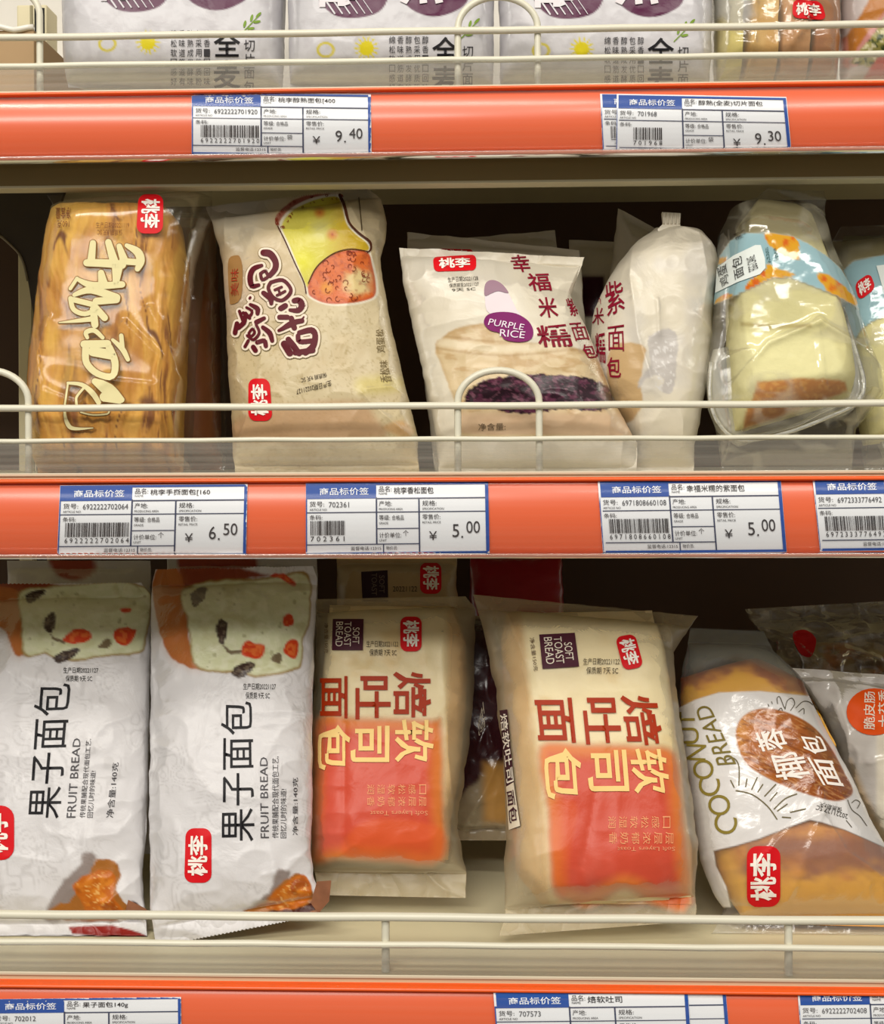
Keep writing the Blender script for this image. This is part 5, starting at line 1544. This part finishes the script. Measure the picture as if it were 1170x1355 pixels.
def tray_cake(label, cx, Yb, fl, fr, cl, cr, bandp, dx, seed):
    P_ = Pack('tray_cake_pack', label, 'cake package', cx, Z_MID, Yb, 12, group='tray cakes on the middle shelf')
    mv = lambda pts: [(x + dx[0], y + dx[1]) for x, y in pts]

    def fp(p):
        p.C[:, 3] = 0.05 + 0.22 * sst(0.55, 0.8, ridge(p.X / 60, p.Y / 34, 4, 2))
        p.poly(bandp, '9cc0c8', 1.0, a=1.0)
        m = 1 - sst(-1, 1, sdpoly(p.X, p.Y, bandp))
        for q in [zh([(398, 330), (520, 335), (610, 375), (620, 500), (560, 490), (490, 460), (420, 400)]), zh([(740, 600), (820, 610), (960, 720), (990, 800), (880, 770), (790, 690)]), zh([(285, 660), (400, 570), (430, 530), (480, 560), (600, 600), (500, 630), (300, 700)]), zh([(70, 790), (130, 730), (200, 735), (110, 800)]), zh([(95, 500), (160, 490), (150, 520), (100, 535)])]:
            q = mv(q)
            sd = sdpoly(p.X + (fbm(p.X / 7, p.Y / 7, 3) - 0.5) * 6, p.Y, smooth(q, 3))
            mm = (1 - sst(-1, 1, sd)) * m
            p.over(mm, 'e0a428')
            p.over(mm * sst(0.55, 0.75, fbm(p.X / 10, p.Y / 10, 9)), 'd8641c')
    P_.shell('wrapper', fl, fr, 0.0275, 0.02, film(0.08, 1.1, 0.14, 30), fp, 'd8d4c0', 0.09, 110, 150, 3.4, 2.0, 5, 2.0, seal=(0.07, 0.03), wrinkle=wr(0.0007, 40, seed, 1.0, 0.5),
             crease=[(mv(zg([(735, 65), (830, 70), (950, 100)])), 0.004, 3), (mv(zg([(740, 70), (860, 130), (920, 190)])), 0.004, 3), (mv(zg([(570, 830), (700, 680), (880, 605)])), 0.003, 3), (mv(zg([(880, 605), (980, 660), (1130, 740)])), 0.003, 3), (mv(zg([(870, 610), (900, 840)])), 0.0016, 4), (mv(zg([(530, 720), (640, 700)])), 0.002, 3)])

    def cp(p):
        p.over(sst(0.4, 0.7, fbm(p.X / 30, p.Y / 30, 5, 3)) * 0.6, 'e4dca0')
        p.over((1 - sst(300 + dx[1], 345 + dx[1], p.Y)) * 0.92, '6a6040')  # shade over the cake top, put into its colour
        bc = mv(zg([(700, 765), (860, 752), (1030, 762), (1035, 800), (940, 840), (800, 890), (650, 945), (660, 880), (690, 820)]))
        p.poly(bc, 'b47430', 2.5, wob=2)
        m = 1 - sst(-2, 1, sdpoly(p.X, p.Y, bc))
        p.over(m * sst(0.5, 0.7, fbm(p.X / 5, p.Y / 4, 6, 3)) * 0.6, 'cf9a4c')
        p.poly(mv(zg([(640, 545), (760, 556), (900, 552), (905, 566), (760, 572), (640, 560)])), 'a8985c', 2, k=0.8)
        p.poly(mv(zg([(615, 580), (980, 600), (1030, 740), (880, 745), (700, 755), (660, 800), (620, 760)])), 'eee8b0', 5, k=0.85)
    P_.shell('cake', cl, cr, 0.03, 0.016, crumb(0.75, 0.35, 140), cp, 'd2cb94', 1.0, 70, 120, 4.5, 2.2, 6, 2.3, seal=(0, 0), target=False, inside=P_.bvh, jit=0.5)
    # clear tray with a rolled rim under the cake
    P_.shell('tray', mv(zg([(545, 640), (520, 740), (528, 860), (560, 940), (640, 1000)])), mv(zg([(1050, 560), (1090, 700), (1100, 790), (1078, 850), (1040, 880)])), 0.010, 0.010, film(0.12, 1.0, 0.05, 30),
             lambda p: p.over(sst(0.72, 0.9, np.abs(2 * p.U - 1)) * 0.9, 'e6e6de', 0.5), 'd4d4c8', 0.18, 60, 60, 6, 2.4, 8, 2.4, seal=(0, 0), target=False, push=-0.004, jit=0.3)
    path = mv(zg([(530, 700), (525, 830), (560, 930), (640, 985), (800, 960), (960, 900), (1060, 850), (1090, 780), (1060, 660), (1010, 500)]))
    for nm, off, r in (('tray_rim', 0.003, 0.0013), ('tray_wall', -0.003, 0.0010)):
        pts = [(P_.on(x, min(y, 622)) + P_.n * off)[:] for x, y in smooth(path if nm == 'tray_rim' else [(x - 7 * np.sign(x - cx), y - 9) for x, y in path], 5, closed=False)]
        pts = [(x, y, max(z, Z_MID + 0.0026)) for x, y, z in pts]
        V, Fc = tube(pts, r, 8)
        add(nm, V, Fc, clear('tray_plastic', haze=0.55, hcol='dcdcd4', rough=0.12, gloss=1.5), P_.root)
    return P_


bandA = zh([(60, 800), (80, 640), (110, 480), (180, 380), (270, 330), (400, 330), (560, 345), (680, 400), (800, 480), (890, 560), (960, 680), (1030, 840), (960, 790), (870, 740), (720, 680), (560, 618), (440, 625), (330, 680), (200, 740)])
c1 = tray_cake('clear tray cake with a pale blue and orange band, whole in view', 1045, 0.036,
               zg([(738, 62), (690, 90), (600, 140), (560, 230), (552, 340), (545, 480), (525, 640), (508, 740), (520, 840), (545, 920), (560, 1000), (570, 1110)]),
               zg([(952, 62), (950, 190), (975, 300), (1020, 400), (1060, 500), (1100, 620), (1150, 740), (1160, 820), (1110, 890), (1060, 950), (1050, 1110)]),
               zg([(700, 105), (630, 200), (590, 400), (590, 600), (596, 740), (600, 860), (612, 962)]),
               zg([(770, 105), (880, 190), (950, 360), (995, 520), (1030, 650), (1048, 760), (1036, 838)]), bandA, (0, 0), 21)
pn = c1.put('name_panel', poly(zh([(85, 720), (95, 560), (200, 480), (340, 412), (375, 412), (402, 500), (405, 560), (370, 600), (230, 650)])), 'dfe6e2', 0.0004)
c1.put('lettering', [T('鸡蛋', [zh([(128, 690)])[0], zh([(95, 560)])[0], zh([(160, 530)])[0], zh([(180, 655)])[0]]), T('面包', [zh([(210, 640)])[0], zh([(190, 505)])[0], zh([(255, 480)])[0], zh([(272, 605)])[0]]), T('EGG CAKE', [zh([(300, 590)])[0], zh([(285, 500)])[0], zh([(335, 475)])[0], zh([(360, 560)])[0]])], '3a3a3a', 0.0008, pn)
c1.put('net_weight_lettering', [T('净含量', zh([(402, 425), (420, 420), (440, 525), (415, 530)])), T('新鲜', zh([(455, 430), (470, 425), (495, 510), (475, 518)]))], '24504c')
c1.put('date_stamp', [T('20221127', zh([(200, 340), (270, 312), (285, 335), (215, 368)])), T('9天SC', zh([(210, 366), (260, 345), (266, 362), (220, 385)]))], '2c241c')
bandB = [(1085, 440), (1100, 372), (1130, 345), (1180, 335), (1260, 350), (1330, 400), (1370, 470), (1320, 450), (1240, 420), (1180, 415), (1155, 425), (1140, 436), (1120, 470)]
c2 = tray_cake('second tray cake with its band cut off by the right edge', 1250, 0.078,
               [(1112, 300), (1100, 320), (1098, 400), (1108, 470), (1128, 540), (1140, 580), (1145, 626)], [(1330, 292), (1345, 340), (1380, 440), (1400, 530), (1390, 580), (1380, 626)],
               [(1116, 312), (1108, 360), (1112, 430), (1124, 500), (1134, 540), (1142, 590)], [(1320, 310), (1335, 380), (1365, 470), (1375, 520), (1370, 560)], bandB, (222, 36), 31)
c2.logo(zh([(980, 660), (1080, 590), (1118, 690), (1010, 772)]), inner=0.7)
pn = c2.put('name_panel', poly([(1160, 352), (1260, 340), (1300, 390), (1200, 400), (1170, 388)]), 'dfe6e2', 0.0004)

# ================================================================== packages on the top shelf
def wheat_bag(label, dx, dy, x0, x1, seed):
    P_ = Pack('whole_wheat_toast_bag', label, 'bread package', (x0 + x1) / 2, Z_TOP, 0.066, 5, group='whole wheat toast bags on the top shelf')
    o = lambda pts: [(x + dx, y + dy) for x, y in pts]
    blobs = [smooth(o([(118, -70), (150, -112), (205, -108), (232, -60), (226, -15), (212, 8), (180, 16), (150, 10), (128, -18)]), 4), smooth(o([(232, -60), (258, -112), (310, -112), (338, -66), (332, -12), (315, 6), (285, 14), (255, 4), (238, -20)]), 4)]

    def wp(p):
        p.over(sst(0.45, 0.7, fbm(p.X / 14, p.Y / 14, seed, 3)) * 0.35, 'bdb8bc')
        for i, q in enumerate(blobs):
            m = 1 - sst(-1, 1, sdpoly(p.X, p.Y, q))
            p.over(m, '5a1c44')
        cx, cy = 196 + dx, 56 + dy
        a = np.arctan2(p.Y - cy, p.X - cx)
        rr = np.hypot(p.X - cx, p.Y - cy)
        p.over((1 - sst(9, 11, rr)), 'e2d22a')
        p.over((1 - sst(14, 18, rr)) * sst(0.2, 0.7, np.cos(a * 14)), 'e2d22a')
        r2 = np.hypot((p.X - 142 - dx) / 1.15, p.Y - 58 - dy)
        p.over((1 - sst(1.0, 2.4, np.abs(r2 - 9))) * 0.9, 'd8c83a')
    P_.shell('wrapper', [(x0 + 6, -330), (x0 + 2, -250), (x0, -100), (x0 + 1, 0), (x0 + 3, 116)], [(x1 - 6, -330), (x1 - 2, -250), (x1, -100), (x1 - 1, 0), (x1 - 3, 122)], 0.022, 0.03, film(0.3, 0.7, 0.2, 45), wp, 'd8d6da', 1.0, 190, 300, 7, 2.4, 10, 2.6, seal=(0.04, 0.01), wrinkle=wr(0.0008, 34, seed, 0.8))
    P_.put('big_lettering', [T('全', o(rect(283, 41, 318, 75)), 0.012), T('麦', o(rect(283, 79, 318, 117)), 0.012)], '1c1a1e')
    P_.put('thin_lettering', [T(c, o(rect(323, 53 + i * 18, 337, 68 + i * 18))) for i, c in enumerate('切片面包')], '3a383c')
    cols = ['醇香一口回味', '包采用优质粉', '醇熟成发酵味', '香味道筋道有', '绵松软口感好']
    P_.put('column_lettering', [T(c, o(rect(270 - i * 11, 40 + j * 12.5, 278 - i * 11, 50 + j * 12.5))) for i, s_ in enumerate(cols) for j, c in enumerate(s_)], '3c3a3e')
    P_.put('title_lettering', [T('醇', o(rect(132, -88, 212, 2)), 0.02), T('熟', o(rect(240, -92, 322, -2)), 0.02)], 'e6dfe2', 0.0005)
    P_.put('wheat_drawing', [stroke(o([(318, 46), (330, 34), (343, 20)]), 1.4)] + [ell(x + dx, y + dy, 5, 1.8, a, 10) for x, y, a in ((324, 32, -75), (333, 24, -75), (332, 38, -10), (340, 29, -10), (342, 20, -45))], '7c9a3a')
    P_.put('stripe_print', [stroke(o([(118 + i * 10, -42), (154 + i * 10, 10)]), 2.2 - i * 0.25) for i in range(6)], 'd9d6da', 0.0004)
    return P_


wheat_bag('leftmost whole wheat toast bag on the top shelf', 0, 0, 86, 376, 3)
wheat_bag('whole wheat toast bag between its two twins on the top shelf', 289, 8, 381, 655, 13)
wheat_bag('whole wheat toast bag beside the golden sliced bread', 574, 9, 659, 942, 23)

B = Pack('sliced_bread_bag', 'clear bag of golden bread slices with a red badge on the top shelf', 'bread package', 1030, Z_TOP, 0.064, 5)


def gp(p):
    p.over(sst(0.4, 0.7, fbm(p.X / 30, p.Y / 30, 5, 3)) * 0.5, 'd8c8a0')
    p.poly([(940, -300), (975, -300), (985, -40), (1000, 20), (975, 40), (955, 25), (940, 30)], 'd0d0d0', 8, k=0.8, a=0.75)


B.shell('wrapper', [(950, -300), (946, -200), (945, 0), (947, 118)], [(1105, -300), (1108, -200), (1109, 0), (1107, 122)], 0.022, 0.028, film(0.12, 1.1, 0.3, 40), gp, 'd8ceb0', 0.16, 90, 150, 6, 2.4, 9, 2.6, wrinkle=wr(0.0016, 30, 4, 0.8, 0.6), seal=(0.04, 0.01),
        crease=[([(1040, 20), (1055, 50), (1035, 78)], 0.003, 4), ([(1060, 20), (1052, 60)], 0.003, 4), ([(985, 0), (990, 50), (982, 110)], 0.002, 5)])
for k, (a, b) in enumerate(((950, 975), (981, 1020), (1022, 1062), (1064, 1103))):
    def gs(p, k=k):
        p.over(sst(0.4, 0.7, fbm(p.X / 20, p.Y / 26, 5 + k, 3)), ('d8c878', 'c89a54', 'b07a48', '9a5a30')[k])
    B.shell('bread_slice', [(a, -230), (a - 1, -100), (a, 0), (a, 116)], [(b, -230), (b + 1, -100), (b, 0), (b, 118)], 0.03, 0.02, crumb(0.65, 0.35, 120), gs, ('cdbf6a', 'd0a864', 'be8a5a', 'a86a3c')[k], 1.0, 30, 70, 5, 2.3, 9, 2.5, seal=(0, 0), target=False, inside=B.bvh)
B.logo([(1050, -1), (1087, 2), (1094, 27), (1048, 24)], inner=(0.78, 0.66))

B = Pack('sandwich_bread_bag', 'printed sandwich bag with green and red pattern at the top right', 'bread package', 1240, Z_TOP, 0.062, 5)


def gq(p):
    p.poly([(1180, -60), (1200, 0), (1150, 60), (1120, 82), (1110, 60), (1140, 20)], 'b8742c', 2, wob=2)
    p.poly([(1220, -40), (1220, 40), (1150, 85), (1120, 90), (1150, 40), (1185, 0)], 'c88a84', 2, wob=2)
    q = [(1230, -40), (1230, 60), (1160, 90), (1125, 84), (1160, 40), (1190, -10)]
    p.poly(q, '9a9450', 2, wob=2)
    m = 1 - sst(-2, 1, sdpoly(p.X, p.Y, q))
    p.over(m * sst(0.5, 0.62, fbm(p.X / 6, p.Y / 6, 4, 2)), '3e4a24')
    p.over(m * sst(0.6, 0.7, fbm(p.X / 6, p.Y / 6, 14, 2)), 'd8d0a8')
    p.poly([(1230, 40), (1230, 120), (1140, 110), (1160, 78), (1200, 50)], 'c4381c', 3, wob=3)
    p.poly([(1108, 50), (1122, 50), (1124, 90), (1108, 90)], 'd8907c', 2)


B.shell('wrapper', [(1116, -300), (1113, -200), (1112, 0), (1114, 118)], [(1350, -300), (1355, -200), (1356, 0), (1352, 122)], 0.02, 0.02, film(0.28, 0.8, 0.2, 45), gq, 'c8bcb8', 1.0, 120, 160, 6, 2.3, 9, 2.5, wrinkle=wr(0.001, 30, 6), seal=(0.04, 0.01))

# carton at the left end of the top shelf
a, b = at(-90, 60, 0.10), at(45, 60, 0.10)
zt = zat(40, 0.10, 20)
root = thing('cardboard_carton', 'open brown carton lined with white film at the left of the top shelf', 'carton', ((a.x + b.x) / 2, 0.13, Z_TOP))
V, Fc = boxmesh(a.x, b.x, 0.10, 0.103, Z_TOP + 0.0003, zt, 0.0004)
add('front_panel', V, Fc, M_CARD, root, shade=False)
V, Fc = boxmesh(b.x - 0.003, b.x, 0.1032, 0.20, Z_TOP + 0.0003, zt, 0.0004)
add('side_panel', V, Fc, M_CARD, root, shade=False)
V, Fc = boxmesh(a.x, a.x + 0.003, 0.1032, 0.20, Z_TOP + 0.0003, zt, 0.0004)
add('side_panel', V, Fc, M_CARD, root, shade=False)
V, Fc = boxmesh(a.x, b.x, 0.2002, 0.203, Z_TOP + 0.0003, zt, 0.0004)
add('rear_panel', V, Fc, M_CARD, root, shade=False)
pts = [(a.x + (b.x - a.x) * i / 16, 0.0995 - 0.0006 * math.sin(i * 1.9), zt + 0.0008 + 0.0009 * math.sin(i * 1.3)) for i in range(17)]
V, Fc = tube(pts, 0.0018, 8)
add('film_liner', V, Fc, mat('white_liner_film', 'e8e4da', 0.25), root)
